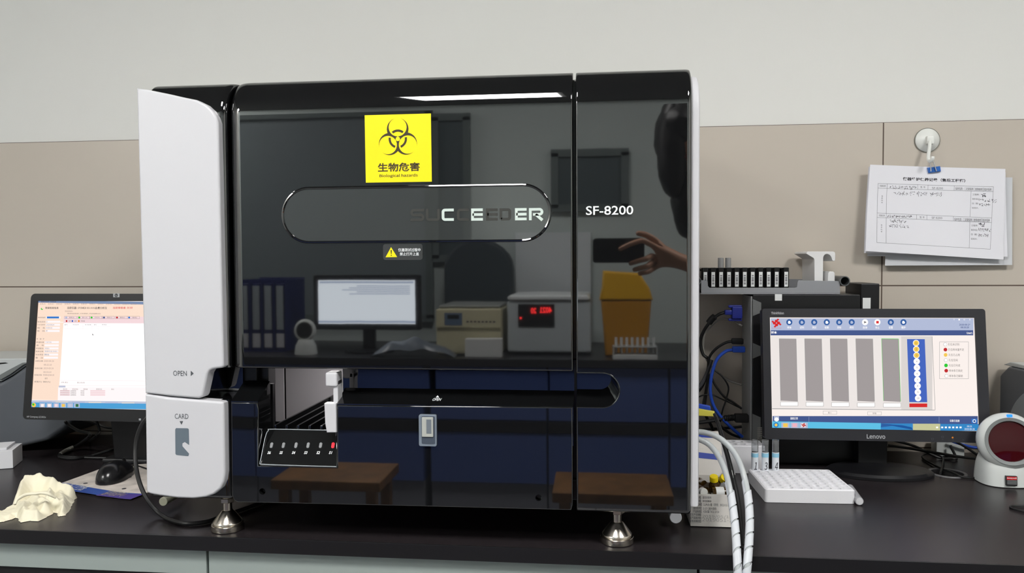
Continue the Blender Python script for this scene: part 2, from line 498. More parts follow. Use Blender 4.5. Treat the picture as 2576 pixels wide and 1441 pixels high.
def shell(x0, x1, prof, y0, left=0.0, right=0.0, depth=0.10, nx=10):
    """a cover with the given profile; its side edges roll back by the given radii"""
    xs = []
    if left: xs += [(x0 + left * (1 - math.cos(R(a))), left * (1 - math.sin(R(a)))) for a in range(0, 91, 10)]
    else: xs += [(x0, 0)]
    if right: xs += [(x1 - right * (1 - math.cos(R(a))), right * (1 - math.sin(R(a)))) for a in range(90, -1, -10)]
    else: xs += [(x1, 0)]
    rows = [[(x, min(y0 + dy + d, y0 + depth), z) for x, d in xs] for dy, z in prof]
    b = bmesh.new(); G = [[b.verts.new(p) for p in r] for r in rows]
    for i in range(len(G) - 1):
        for j in range(len(xs) - 1): b.faces.new((G[i][j], G[i][j + 1], G[i + 1][j + 1], G[i + 1][j]))
    yb = y0 + depth
    B = [[b.verts.new((xs[0][0], yb, r[0][2])), b.verts.new((xs[-1][0], yb, r[0][2]))] for r in rows]
    for i in range(len(G) - 1):
        b.faces.new((G[i][0], G[i + 1][0], B[i + 1][0], B[i][0])); b.faces.new((G[i][-1], B[i][1], B[i + 1][1], G[i + 1][-1]))
        b.faces.new((B[i][0], B[i + 1][0], B[i + 1][1], B[i][1]))
    b.faces.new([*G[0]][::-1] + [B[0][0], B[0][1]]); b.faces.new([*G[-1]] + [B[-1][1], B[-1][0]])
    bmesh.ops.recalc_face_normals(b, faces=b.faces[:])
    return MB().bm(b)


XO0 = U(650, 1100)[0]; XO1 = U(847, 1100)[0]; ZO0 = U(750, 1170)[1]; ZDB = U(1200, 932)[1]
# chassis: boxes round the open sample bay
mb = MB()
mb.bx(XL + 0.012, 0.138, 0.062, 0.60, ZDB + 0.01, ZT - 0.006, 0.004)
mb.bx(XL + 0.012, 0.138, 0.05, 0.60, ZB + 0.002, 0.10, 0.003)
mb.bx(XL + 0.012, -0.648, 0.060, 0.60, 0.10, ZDB + 0.01)
mb.bx(-0.648, XO0 - 0.002, 0.062, 0.070, 0.10, 0.245)
mb.bx(XO1 + 0.002, XD1 + 0.004, 0.060, 0.60, 0.10, ZDB + 0.01)
mb.bx(XD1 + 0.004, 0.138, 0.085, 0.60, 0.10, ZDB + 0.01)
mb.bx(-0.648, XO1 + 0.002, 0.40, 0.60, 0.10, ZDB + 0.01)
mb.bx(XL + 0.05, 0.10, 0.08, 0.56, ZB - 0.004, ZB + 0.004)
mb.build('chassis', m_blk2, AN)
# black cover strip between the white cover and the door
_sc = shell(XL + 0.005, XC - 0.0012, front_profile(ZB + 0.002), 0.004, 0.004, 0.010, 0.024 + 0.03, 4)
sc_ = _sc.build('side_column', m_blk, AN)
c0_, c1_ = U(506, 1006), U(575, 927); c = MB().bx(c0_[0], c1_[0], -0.02, 0.0495, c0_[1], c1_[1] + 0.001)
for q in c.V: q -= Vector((-0.3, 0.3, 0))
sc_.parent = None; boolean(sc_, [c]); sc_.parent = AN
# the big front cover
door = shell(XC + 0.0012, XD1, front_profile(ZDB, 0.003), 0.0, 0.024, 0.003, 0.06).build('front_cover', m_blk, AN)
# pill shaped window with its rim
pl, pt_ = U(712, 538); pr, _ = U(1384, 538); _, ptop = U(1050, 469); _, pbot = U(1050, 607)
pill = arc(pr - (ptop - pbot) / 2, (ptop + pbot) / 2, (ptop - pbot) / 2, (ptop - pbot) / 2, -90, 90, 24) + arc(pl + (ptop - pbot) / 2, (ptop + pbot) / 2, (ptop - pbot) / 2, (ptop - pbot) / 2, 90, 270, 24)
w = MB().prism(pill, -0.002, 0.0012, F0.M, 0.0006).build('logo_window', m_pill, AN)
mb = MB(); lp = [F0.M @ Vector((x, y, 0.0008)) for x, y in pill]; mb.tube(lp + [lp[0]], 0.0022, 8, 0, False); mb.build('rim', m_blk, w)
# logo lettering; some letters have lost their white face
m_ghost = mat('letter_ghost', (0.05, 0.05, 0.046), 0.25)
m_face = mat('letter_face', srgb(205, 218, 212), 0.35)
def stroke(mb, pts, t, M, w0, w1):
    '''a band of constant width along a polyline, mitred at its corners'''
    L_, R_ = [], []
    P = [Vector(p).to_2d() if len(p) > 2 else Vector(p) for p in pts]
    for i, p in enumerate(P):
        d0 = (p - P[i - 1]).normalized() if i else (P[1] - p).normalized(); d1 = (P[i + 1] - p).normalized() if i < len(P) - 1 else d0
        n0 = Vector((-d0.y, d0.x)); n1 = Vector((-d1.y, d1.x)); m = (n0 + n1).normalized(); k = t / 2 / max(0.35, m.dot(n0))
        L_.append(p + m * k); R_.append(p - m * k)
    for i in range(len(P) - 1):
        mb.prism([L_[i], L_[i + 1], R_[i + 1], R_[i]], w0, w1, M)


def wide_letter(mb, ch, x0, y0, x1, y1, w0, w1, M):
    w, h = x1 - x0, y1 - y0; t = h * 0.22; l, r, b, u = x0 + t / 2, x1 - t / 2, y0 + t / 2, y1 - t / 2; m = (b + u) / 2; k = h * 0.16
    rr = lambda *a: [p for q in a for p in (q if isinstance(q, list) else [q])]
    tl = arc(l + k, u - k, k, k, 90, 180, 5); bl_ = arc(l + k, b + k, k, k, 180, 270, 5); tr = arc(r - k, u - k, k, k, 90, 0, 5); br = arc(r - k, b + k, k, k, 0, -90, 5)
    if ch == 'C': stroke(mb, rr((x1, u), tl, bl_, (x1, b)), t, M, w0, w1)
    if ch == 'U': stroke(mb, rr((l, y1), bl_, arc(r - k, b + k, k, k, 270, 360, 5), (r, y1)), t, M, w0, w1)
    if ch == 'E':
        stroke(mb, [(x1, u), (l, u), (l, b), (x1, b)], t, M, w0, w1); stroke(mb, [(l, m), (x1, m)], t, M, w0, w1)
    if ch == 'D': stroke(mb, rr((l, b), (l, u), tr, br, (l, b)), t, M, w0, w1)
    if ch == 'S':
        q = (u - m) / 2; stroke(mb, rr((x1, u), arc(l + q, u - q, q, q, 90, 270, 8), arc(r - q, m - q, q, q, 90, -90, 8), (x0, b)), t, M, w0, w1)
    if ch == 'R':
        q = (u - m * 0.94 - b * 0.06) / 2; stroke(mb, rr((l, y0), (l, u), arc(r - q, u - q, q, q, 90, -90, 8), (l + t, u - 2 * q)), t, M, w0, w1)
        stroke(mb, [(l + w * 0.38, u - 2 * q), (x1 - t * 0.35, y0)], t * 1.1, M, w0, w1)


for ch, x0, x1, on in (('S', 1033, 1068, 0), ('U', 1072, 1107, 0), ('C', 1112, 1142, 1), ('C', 1150, 1180, 0), ('E', 1186, 1215, 1), ('E', 1223, 1252, 0), ('D', 1257, 1286, 0), ('E', 1296, 1325, 1), ('R', 1331, 1367, 1)):
    a = U(x0, 556.5 - (x0 - 1033) * 0.008); b = U(x1, 525.5 - (x0 - 1033) * 0.008)
    mb = MB(); wide_letter(mb, ch, a[0], a[1], b[0], b[1], 0.001, 0.0024 if on else 0.0016, F0.M)
    o = mb.build('logo_letter' if on else 'worn_letter', m_face if on else m_ghost, w)
    o['label'] = 'silver white letter %s' % ch if on else 'dark trace of the letter %s that has lost its face' % ch
# right hand front cover with the round-ended grip recess
rp = shell(XR0, XR1, front_profile(ZB, 0.008), 0.0, 0.003, 0.008, 0.085).build('right_cover', m_blk, AN)
zt_, zb_ = U(1470, 937)[1], U(1470, 1024.5)[1]; xe = U(1559, 980)[0]
zi = at(1500, 979, 0.06).z; xi = at(1537, 958, 0.06).x
rf = (zt_ - zb_) / 2; ri = (zt_ - zi) / 2


def groove(x0, wall):
    fo = [(x0, 0)] ; 
    a = [(x0, zt_)] + arc(xe - rf, (zt_ + zb_) / 2, rf, rf, 90, -90, 20) + [(x0, zb_)]
    b = [(x0, zt_)] + arc(xi - ri, (zt_ + zi) / 2, ri, ri, 90, -90, 20) + [(x0, zi)]
    n = len(a)
    vs = [(x, -0.01 if wall else 0.0, z) for x, z in a] + [(x, 0.0, z) for x, z in a] + [(x, 0.06, z) for x, z in b]
    fs = [list(range(n))] + [[i, n + i, n + (i + 1) % n, (i + 1) % n] for i in range(n)] + [[n + i, 2 * n + i, 2 * n + (i + 1) % n, n + (i + 1) % n] for i in range(n)] + [list(range(2 * n, 3 * n))[::-1]]
    b_ = bmesh.new(); bv = [b_.verts.new(v) for v in vs]
    for f in fs: b_.faces.new([bv[i] for i in f])
    bmesh.ops.recalc_face_normals(b_, faces=b_.faces[:])
    return MB().bm(b_)


g = groove(XR0 - 0.01, True)
for v in g.V: v -= Vector((-0.3, 0.3, 0))
rp.parent = None; boolean(rp, [g]); rp.parent = AN
# thin black tube added round the recess edge, to catch a highlight
lip = [(XR0 + 0.001, zb_)] + arc(xe - rf, (zt_ + zb_) / 2, rf, rf, -90, 90, 28) + [(XR0 + 0.001, zt_)]
MB().tube([(x, 0.0006, z) for x, z in lip], 0.0011, 8, 0, True).build('recess_lip', m_blk, AN)
# lower front panel with the cut-out of the sample bay
ol = Us([(581, 1012), (647, 1013), (650, 1030), (650, 1171), (848, 1175), (848, 1030), (846, 1019), (1440, 1024), (1441, 1270), (1437, 1283), (1420, 1283), (1000, 1272.5), (596, 1263.5), (588, 1258), (583, 1245)])
lpnl = MB().prism(ol, -0.045, 0.0, F0.M, 0.0018, 3).build('lower_panel', m_blk, AN)
hx = []
for x, y in ((660, 1236), (1355, 1252)):
    u, v = U(x, y); c = MB().cyl((u, -0.01, v), (u, 0.015, v), 0.0052, seg=20)
    for q in c.V: q -= Vector((-0.3, 0.3, 0))
    hx.append(c)
lpnl.parent = None; boolean(lpnl, hx); lpnl.parent = AN
for x, y in ((660, 1236), (1355, 1252)):
    u, v = U(x, y); MB().cyl((u, 0.0146, v), (u, 0.010, v), 0.004, seg=12).build('panel_screw', m_blk2, AN)
# grip ledge above the lower panel, and the small one left of the bay
a0, a1 = U(846, 1018.5), U(1440, 1024); xl0 = U(846, 1019)[0]; zl = a1[1]; zi2 = at(1200, 979, 0.06).z
mb = MB()
xi0 = at(868, 975, 0.06).x
mb.add([(xl0, 0.002, zl - 0.0005), (XD1, 0.002, zl - 0.0005), (XD1, 0.06, zi2), (xi0, 0.06, zi2), (xl0, 0.002, zl - 0.06), (XD1, 0.002, zl - 0.06), (XD1, 0.06, zl - 0.06), (xi0, 0.06, zl - 0.06)],
       [[0, 1, 2, 3], [4, 7, 6, 5], [0, 4, 5, 1], [1, 5, 6, 2], [2, 6, 7, 3], [3, 7, 4, 0]])
xq = XC + 0.001
mb.add([(xq, 0.002, zl + 0.001), (XO0 - 0.001, 0.002, zl + 0.001), (XO0 - 0.001, 0.05, zl + 0.026), (xq, 0.05, zl + 0.026), (xq, 0.002, 0.17), (XO0 - 0.001, 0.002, 0.17), (XO0 - 0.001, 0.05, 0.17), (xq, 0.05, 0.17)],
       [[0, 1, 2, 3], [4, 7, 6, 5], [0, 4, 5, 1], [1, 5, 6, 2], [2, 6, 7, 3], [3, 7, 4, 0]])
mb.build('grip_ledge', m_blk, AN)
# back face of the grip recess
MB().bx(at(863, 960, 0.06).x, XD1, 0.0595, 0.0625, zi2 - 0.005, ZDB + 0.012).build('recess_back', m_blk, AN)
mt = MB(); p = frame((0, 0.0024, zl - 0.0005), (1, 0, 0), (0, 0.058, zi2 - zl)); fl = Fr(p)
a, b = fl.uv(1087, 1008.5), fl.uv(1112, 1002); mt.text('OPEN', (a[0], a[1], b[0], b[1]), 0.0006, p, 0.02, 0.25)
mt.flat([fl.uv(1096, 1000.5), fl.uv(1105, 1000.5), fl.uv(1101, 995)], 0.0006, p)
mt.build('open_mark', m_ink, AN)
# white covers at the left
oc = Us([(342.6, 221), (370, 224.5), (396.6, 230), (430, 237), (463, 244.5), (493, 250.6), (516.5, 262), (533, 277), (543, 292), (548, 308), (551.5, 450), (555, 626), (561.5, 915), (561.3, 921), (557, 925.5), (534.7, 928.5), (527, 932), (522, 940), (519, 953.7), (510, 994), (506, 1000), (498, 1002.5), (430, 997), (364, 989)], 0.010)
uc = MB().prism(oc, -0.012, 0.010, F0.M, 0.004, 4).build('reagent_door', m_wht, AN)
oc2 = Us([(364, 991.5), (430, 1000.5), (498, 1006), (550, 1010), (558, 1011), (562, 1014), (563, 1030), (565.2, 1189), (563, 1210), (555.5, 1228), (538, 1243.4), (517, 1251), (486, 1254.5), (444.5, 1252.8), (399, 1247), (378, 1243), (371, 1240), (367.5, 1234)], 0.010)
lc = MB().prism(oc2, -0.012, 0.010, F0.M, 0.004, 4).build('card_door', m_wht, AN)
mt = MB()
a, b = U(436, 945, 0.01), U(470, 932.5, 0.01); mt.text('OPEN', (a[0], a[1], b[0], b[1]), 0.0103, F0.M)
mt.flat(Us([(480, 932), (480, 946), (487.5, 939)], 0.01), 0.0103, F0.M); mt.build('open_mark', m_gry, uc)
mt = MB(); a, b = U(440, 1053, 0.01), U(474, 1041, 0.01); mt.text('CARD', (a[0], a[1], b[0], b[1]), 0.0103, F0.M)
mt.flat(Us([(452, 1059), (461, 1059), (456.5, 1068)], 0.01), 0.0103, F0.M)
mt.build('card_mark', m_gry, lc)
m_cardg = mat('card_symbol_grey', srgb(98, 110, 120), 0.5)
mt = MB(); card = [(441, 1080), (443, 1076.5), (472, 1077), (475, 1079), (476, 1119), (465, 1111.5), (459, 1115), (459, 1122), (476, 1141), (474, 1147), (444, 1144), (441.5, 1141)]
mt.flat(Us(card, 0.01), 0.0103, F0.M); mt.build('card_symbol', m_cardg, lc)
# white side covers, left (behind the doors) and right
side = [(0.012, ZB + 0.01), (0.012, ZF - 0.005)] + [(0.012 + 0.05 * (1 - math.cos(R(a))), ZF - 0.005 + ROLL * 0.94 * math.sin(R(a))) for a in range(10, 91, 10)] + [(0.58, ZF - 0.005 + ROLL * 0.94), (0.60, ZF + 0.02), (0.60, ZB + 0.03), (0.58, ZB + 0.01)]
Ms = frame((XR1 - 0.001, 0, 0), (0, 1, 0), (0, 0, 1)); MB().prism(side, 0, 0.0135, Ms, 0.004).build('side_cover', m_wht, AN)
Ms = frame((XL + 0.012, 0, 0), (0, -1, 0), (0, 0, 1)); MB().prism([(-y, z) for y, z in side], 0, 0.011, Ms, 0.004).build('side_cover', m_wht, AN)
m_pur = mat('violet_plastic', srgb(120, 118, 168), 0.3, ior=1.5)
z0, z1 = at(1758, 490, 0.1).z, at(1758, 298, 0.1).z; xh = XR1 + 0.0124
MB().bx(xh, xh + 0.006, 0.085, 0.13, z0, z1, 0.002).build('side_handle', m_pur, AN)
# sample bay
m_bay = mat('bay_grey', srgb(176, 172, 176), 0.5)
mb = MB(); xg0, xg1 = at(719, 960, 0.33).x, at(846, 960, 0.33).x
mb.bx(xg0, XO1, 0.33, 0.335, 0.13, ZDB); mb.bx(at(692, 960, 0.30).x, at(713, 960, 0.30).x, 0.30, 0.305, 0.13, ZDB)
mb.build('bay_lining', m_bay, AN)
for a, b, zz in (((555, 900), (598, 978), 0.06), ((600, 900), (645, 980), 0.055), ((648, 900), (675, 972), 0.07)):
    p, q = at(*a, zz), at(*b, zz); MB().bx(p.x, q.x, zz + 0.001, zz + 0.03, q.z, ZDB + 0.006, 0.001).build('bay_bracket', m_blk2, AN)
# rack lanes climbing towards the back of the bay
mb = MB(); q0, q1 = at(690, 1074, 0.03), at(838, 1076, 0.03)
for k in range(6):
    x0 = q0.x + k * 0.0195
    mb.bx(x0, x0 + 0.004, 0.028, 0.33, q0.z - 0.012, q0.z + 0.004, 0.0008)
mb.bx(XO0 + 0.004, XO1, 0.03, 0.33, q0.z - 0.02, q0.z - 0.012)
mb.build('rack_lanes', m_blk, AN)
MB().bx(XO0 + 0.02, XO1 - 0.01, 0.16, 0.20, ZDB + 0.004, ZDB + 0.009).build('bay_fill_glow', glow('bay_fill_white', (1, 0.97, 0.95), 30.0), AN)  # hidden glowing strip, added to brighten the inside of the bay
# sloping indicator lip with the six lane lamps
tl, bl = at(672, 1080, 0.022), U(655, 1168)
lipM = frame((bl[0], -0.003, bl[1]), (1, 0, 0), (0, 0.030, tl.z - bl[1])); lf = Fr(lipM)
o = [lf.uv(654, 1171), lf.uv(848, 1176), lf.uv(848, 1080), lf.uv(690, 1078), lf.uv(676, 1081), lf.uv(671, 1090)]
ip = MB().prism(o, -0.010, 0, lipM, 0.0015).build('indicator_panel', m_blk, AN)
m_clear = mat('clear_edge', srgb(170, 176, 182), 0.12)
mb = MB(); pts = [lipM @ Vector((*lf.uv(x, y), 0.0012)) for x, y in ((846, 1174), (740, 1171), (662, 1168), (655, 1164), (658, 1150), (668, 1100), (676, 1083), (690, 1080), (846, 1083))]
mb.tube(pts, 0.0007, 6, 3); mb.build('clear_rim', m_clear, ip)
m_off = mat('lamp_off', srgb(128, 130, 132), 0.4); m_on = glow('lamp_red', (1.0, 0.03, 0.05), 1.4)
mt = MB()
for k, x in enumerate((683, 713, 744.5, 775, 806.5, 837.5)):
    a = lf.uv(x - 4.5, 1127); b = lf.uv(x + 5, 1113)
    MB().prism(rrect(a[0], a[1], b[0], b[1], (b[0] - a[0]) * 0.45), 0, 0.0012, lipM, 0.0004).build('lane_lamp', m_on if k == 5 else m_off, ip)
    a = lf.uv(x - 10.5, 1142); b = lf.uv(x - 1, 1135); mt.text('S%d' % (6 - k), (a[0], a[1], b[0], b[1]), 0.0004, lipM, 0.03, 0.2)
mt.build('lane_numbers', m_ink, ip)
# white hooked handle of a rack loaded in the bay
hx0, hx1, hxn = U(815.5, 950)[0], U(845.5, 950)[0], U(833, 950)[0]
HR = thing('loaded_rack', 'white hook-ended sample rack loaded at the right of the open bay', 'sample rack', (hx1 - 0.006, 0.02, U(830, 1086)[1]))
zA, zB, zC, zD, zE = U(830, 938)[1], U(830, 974)[1], U(830, 1014)[1], U(830, 1064)[1], U(830, 1087)[1]
MB().bx(hx0, hx1, 0.004, 0.03, zB, zA, 0.003, seg=3).bx(hxn, hx1, 0.008, 0.03, zC - 0.004, zB + 0.01, 0.0015).build('hook', m_wht, HR)
MB().prism([(hx0 + 0.0005, zC), (hx1, zC), (hx1, zE + 0.0005), (hx0 + 0.004, zE), (hx0 + 0.0015, zD)], -0.012, 0.003, F0.M, 0.0012).build('grip', m_wht, HR)
MB().bx(hxn - 0.007, at(863, 960, 0.06).x - 0.001, 0.0305, 0.30, zE + 0.014, zC, 0.001).build('rack_body', m_blk2, HR)
# model number, latch
mt = MB(); a, b = U(1474, 541), U(1593, 517); mt.text('SF-8200', (a[0], a[1], b[0], b[1]), 0.0003, F0.M, 0.014, ext=0.0006); mt.build('model_number', m_ink, AN)
m_frost = mat('latch_frosted', srgb(120, 130, 142), 0.25); m_lat2 = mat('latch_pale', srgb(176, 178, 172), 0.4); m_lat3 = mat('latch_slot', srgb(112, 120, 128), 0.4)
a, b = U(1055, 1121), U(1099, 1042)
lt = MB().prism(rrect(a[0], a[1], b[0], b[1], 0.003), 0, 0.004, F0.M, 0.001).build('latch', m_frost, AN)
a, b = U(1061, 1116, .004), U(1094, 1047, .004); MB().prism(rrect(a[0], a[1], b[0], b[1], 0.002), 0.004, 0.0045, F0.M).build('inset', mat('latch_dark', srgb(72, 80, 92), 0.3), lt)
a, b = U(1062, 1098, .004), U(1090, 1049, .004); MB().prism(rrect(a[0], a[1], b[0], b[1], 0.001), 0.004, 0.0065, F0.M, 0.0008).build('slider', m_lat2, lt)
a, b = U(1073, 1090, .006), U(1085, 1055, .006); MB().rect(a[0], a[1], b[0], b[1], 0.0068, F0.M).build('slot', m_lat3, lt)
# biohazard sticker
m_yel = mat('sticker_yellow', srgb(246, 226, 8), 0.45); m_bio = mat('sticker_ink', srgb(58, 48, 26), 0.5)
sx, sy = U(918, 289); ex, ey = U(1084, 286)
SM = frame((*([U(1002, 373)[0]]), 0.0, U(1002, 373)[1]), (1, 0, 0.004), (0, 0, 1)); SF = Fr(SM)
q = [SF.uv(917.5, 290), SF.uv(1084, 285.5), SF.uv(1086.5, 457), SF.uv(920.5, 459.5)]
st = MB().prism(q, 0.0, 0.0006, SM).build('hazard_sticker', m_yel, AN)
mt = MB()
cx, cy = SF.uv(1001, 349.5); s = (SF.uv(1049, 349)[0] - SF.uv(953, 349)[0]) / 2
# the trefoil: three open rings round a centre, with an interlocking ring between them
def ring_poly(c1, r1, c2, r2, a0, a1, n=28):
    return [(c1[0] + r1 * math.cos(a0 + (a1 - a0) * k / n), c1[1] + r1 * math.sin(a0 + (a1 - a0) * k / n)) for k in range(n + 1)]
Rb = 0.565 * s; rb = 0.47 * s; dC = 0.50 * s; dI = 0.60 * s
def inside(p, c, r): return (p[0] - c[0]) ** 2 + (p[1] - c[1]) ** 2 < r * r
NX = 150; hs = 1.12 * s / NX
def bio(u, v):
    blade = False; hole = False; ang = [R(90), R(210), R(330)]
    for a in ang:
        c1 = (dC * math.cos(a), dC * math.sin(a)); c2 = (dI * math.cos(a), dI * math.sin(a))
        if inside((u, v), c1, Rb): blade = True
        if inside((u, v), c2, rb): hole = True
    rr = math.hypot(u, v)
    f = blade and not hole
    if f:
        for a in ang:
            d = u * math.cos(a) + v * math.sin(a); e = abs(-u * math.sin(a) + v * math.cos(a))
            if d > 0.8 * s and e < 0.10 * s: f = False                     # the open mouths
            if 0 < d < 0.22 * s and e < 0.022 * s: f = False
    if rr < 0.115 * s: f = False
    if 0.37 * s < rr < 0.48 * s:
        for a in ang:
            da = abs((math.atan2(v, u) - a + math.pi) % (2 * math.pi) - math.pi)
            if da < R(40): f = True
    return f
runs = 0
for j in range(-NX, NX):
    i = -NX; v = (j + 0.5) * hs
    while i < NX:
        if bio((i + 0.5) * hs, v):
            k = i
            while k < NX and bio((k + 0.5) * hs, v): k += 1
            mt.rect(cx + i * hs, cy + j * hs, cx + k * hs, cy + (j + 1) * hs, 0.0008, SM); i = k
        else: i += 1
mt.build('biohazard_symbol', m_bio, st)
mt = MB()
a, b = SF.uv(951, 433), SF.uv(1056, 408); mt.text('生物危害', (a[0], a[1], b[0], b[1]), 0.0008, SM, 0.022)
a, b = SF.uv(955, 448), SF.uv(1051, 436.5); mt.text('Biological hazards', (a[0], a[1], b[0], b[1]), 0.0008, SM, 0.008)
mt.build('hazard_lettering', m_bio, st)
# small warning label under the window
a, b = U(964, 654), U(1063, 613)
wl = MB().prism(rrect(a[0], a[1], b[0], b[1], 0.004), 0, 0.0004, F0.M).build('warning_label', mat('label_film', (0.045, 0.047, 0.047), 0.12, ior=1.6), AN)
MB().flat(Us([(970, 647), (999.5, 646.5), (984, 621.5)]), 0.0006, F0.M).build('warning_triangle', m_yel, wl)
mt = MB(); mt.flat(Us([(983, 629), (986, 629), (985.3, 639), (984, 639)]), 0.0008, F0.M); mt.flat(Us([(983.4, 641), (985.8, 641), (985.8, 643.4), (983.4, 643.4)]), 0.0008, F0.M); mt.build('exclamation_mark', m_blk2, wl)
mt = MB(); a, b = U(1002, 633), U(1058, 624); mt.text('仪器测试过程中', (a[0], a[1], b[0], b[1]), 0.0006, F0.M, 0.01)
a, b = U(1006, 643), U(1054, 634.5); mt.text('禁止打开上盖', (a[0], a[1], b[0], b[1]), 0.0006, F0.M, 0.01); mt.build('warning_lettering', m_ink, wl)
# feet
for px_, py_, yy in ((556, 1343, 0.034), (1553, 1376, 0.034), (556, 1343, 0.50), (1553, 1376, 0.50)):
    f = desk(px_, py_); x = f.x
    y = f.y + 0.024 if yy < 0.1 else yy
    mb = MB().lathe([(0, 0), (0.025, 0), (0.0265, 0.0008), (0.0265, 0.0092), (0.0258, 0.0100), (0.0228, 0.0102), (0.0228, 0.0118), (0.0240, 0.0122), (0.0235, 0.0150), (0.0115, 0.030), (0.0085, 0.033), (0, 0.033)], (x, y, 0.0003), seg=48)
    ft = mb.build('levelling_foot', m_metal, AN)
    MB().cyl((x, y, 0.029), (x, y, 0.064), 0.0075, seg=20).build('stem', m_metal, ft)
    mb = MB().cyl((x, y, 0.046), (x, y, 0.054), 0.0118, seg=6, bev=0.001); mb.cyl((x, y, 0.0595), (x, y, 0.0675), 0.013, seg=6, bev=0.001); mb.build('nut', m_metal, ft)
# round fittings under the body
for px_, py_, Y, r, nm, c in ((410, 1262, 0.10, 0.0078, 'drain_plug', srgb(150, 150, 132)), (1700, 1302, 0.12, 0.010, 'drain_plug', srgb(208, 210, 214))):
    p = at(px_, py_, Y); k = MB().cyl((p.x, Y, p.z), (p.x, Y + 0.05, p.z), r, seg=24, bev=0.0008)
    k.bx(p.x - 0.003, p.x + 0.003, Y + 0.02, Y + 0.05, p.z, ZB + 0.006)
    k.build(nm, mat('plug_' + str(px_), c, 0.4), AN)

# ------------------------------------------------------------------ monitors
m_mon = mat('monitor_black', srgb(22, 22, 25), 0.35, bump=0.03, bscale=1500)
m_mon2 = mat('monitor_charcoal', srgb(40, 40, 45), 0.42, bump=0.05, bscale=1500)
SW, SH = 0.409, 0.230


def mon_frame(x, y, z, yaw, tilt):
    r = Vector((math.cos(yaw), math.sin(yaw), 0)); s, c = math.sin(tilt), math.cos(tilt)
    return frame((x, y, z), r, (-s * math.sin(yaw), s * math.cos(yaw), c))


g_ = lambda n, c, s=1.0: glow('lit_' + n, c, s)
L_W = g_('white', (1.0, 0.97, 0.955), 1.05); L_K = g_('ink', (0.06, 0.05, 0.06)); L_N = g_('navy', srgb(62, 82, 138)); L_R = g_('red', srgb(214, 30, 34)); L_B = g_('blue', srgb(40, 118, 205))


class Screen:
    """flat shapes shown on a lit screen, gathered by colour"""
    def __init__(s, fr, cmap): s.fr = fr; s.c = cmap; s.mb = MB(); s.ms = []; s.z = 0.0002

    def mi(s, m):
        if m not in s.ms: s.ms.append(m)
        s.mb.mi = s.ms.index(m)

    def p(s, x, y): return s.fr.uv(*s.c(x, y))

    def quad(s, x0, y0, x1, y1, m, z=1):
        s.mi(m); s.mb.flat([s.p(x0, y0), s.p(x1, y0), s.p(x1, y1), s.p(x0, y1)], z * s.z, s.fr.M)

    def poly(s, pts, m, z=1): s.mi(m); s.mb.flat([s.p(*q) for q in pts], z * s.z, s.fr.M)

    def disc(s, x, y, r, m, z=1, n=24): s.poly([(x + r * math.cos(2 * math.pi * k / n), y + r * math.sin(2 * math.pi * k / n)) for k in range(n)], m, z)

    def line(s, x0, y0, x1, y1, t, m, z=1):
        d = Vector((x1 - x0, y1 - y0)); n = Vector((-d.y, d.x)).normalized() * t / 2
        s.poly([(x0 + n.x, y0 + n.y), (x1 + n.x, y1 + n.y), (x1 - n.x, y1 - n.y), (x0 - n.x, y0 - n.y)], m, z)

    def box(s, x0, y0, x1, y1, t, m, z=1):
        s.line(x0, y0, x1, y0, t, m, z); s.line(x1, y0, x1, y1, t, m, z); s.line(x1, y1, x0, y1, t, m, z); s.line(x0, y1, x0, y0, t, m, z)

    def text(s, t, x0, y0, x1, y1, m, z=2, bold=0.0):
        a = s.p(x0, y1); b = s.p(x1, y0); s.mi(m); s.mb.text(t, (a[0], a[1], b[0], b[1]), z * s.z, s.fr.M, bold)

    def build(s, name, parent): return s.mb.build(name, s.ms, parent)


def monitor(name, label, fr, bez, thick, rad, m_b, cat='monitor', grp=None):
    l, r_, t_, b_ = bez; M = fr.M
    x0, x1, y0, y1 = -SW / 2 - l, SW / 2 + r_, -SH / 2 - b_, SH / 2 + t_
    base = M @ Vector((0, 0, -0.03)); T = thing(name, label, cat, (base.x, base.y + 0.03, 0))
    ring = rrect(x0, y0, x1, y1, rad)
    MB().prism(ring, -thick, -0.0015, M, 0.002, back=True).build('casing', m_b, T)
    mb = MB()
    for a in ((x0, -SW / 2, y0, y1), (SW / 2, x1, y0, y1)): pass
    inner = [(-SW / 2, -SH / 2), (SW / 2, -SH / 2), (SW / 2, SH / 2), (-SW / 2, SH / 2)]
    b = bmesh.new()
    n = 48; outer = []
    import bisect
    # bezel ring: bridge between the outer rounded outline and the screen opening
    ro = rrect(x0, y0, x1, y1, rad, 6)
    q = len(ro) // 4
    order = [2, 3, 0, 1]
    vo = [(*p, 0.003) for p in ro]; vi = [(*p, 0.003) for p in inner]; vb = [(*p, 0.0) for p in inner]; vs = vo + vi + vb; no = len(vo)
    fs = []
    ic = lambda k: no + order[k]
    for k in range(4):
        seg = list(range(k * q, (k + 1) * q))
        for i in range(len(seg) - 1): fs.append([seg[i], seg[i + 1], ic(k)])
        fs.append([seg[-1], ((k + 1) * q) % no, ic((k + 1) % 4), ic(k)])
    for k in range(4): fs.append([no + k, no + (k + 1) % 4, no + 4 + (k + 1) % 4, no + 4 + k][::-1])
    for i in range(no): fs.append([i, (i + 1) % no, 0, 0][:2] + [])
    fs = [f for f in fs if len(f) >= 3]
    n0 = len(vs); vs += [(p[0], p[1], -0.0015) for p in ro]
    for i in range(no): fs.append([i, n0 + i, n0 + (i + 1) % no, (i + 1) % no])
    MB().add(vs, fs, M).build('bezel', m_b, T)
    # swelling back
    mb = MB().prism(rrect(x0 + 0.05, y0 + 0.04, x1 - 0.05, y1 - 0.04, 0.03), -thick - 0.012, -thick + 0.001, M); mb.build('back_cover', m_b, T)
    return T, (x0, x1, y0, y1)


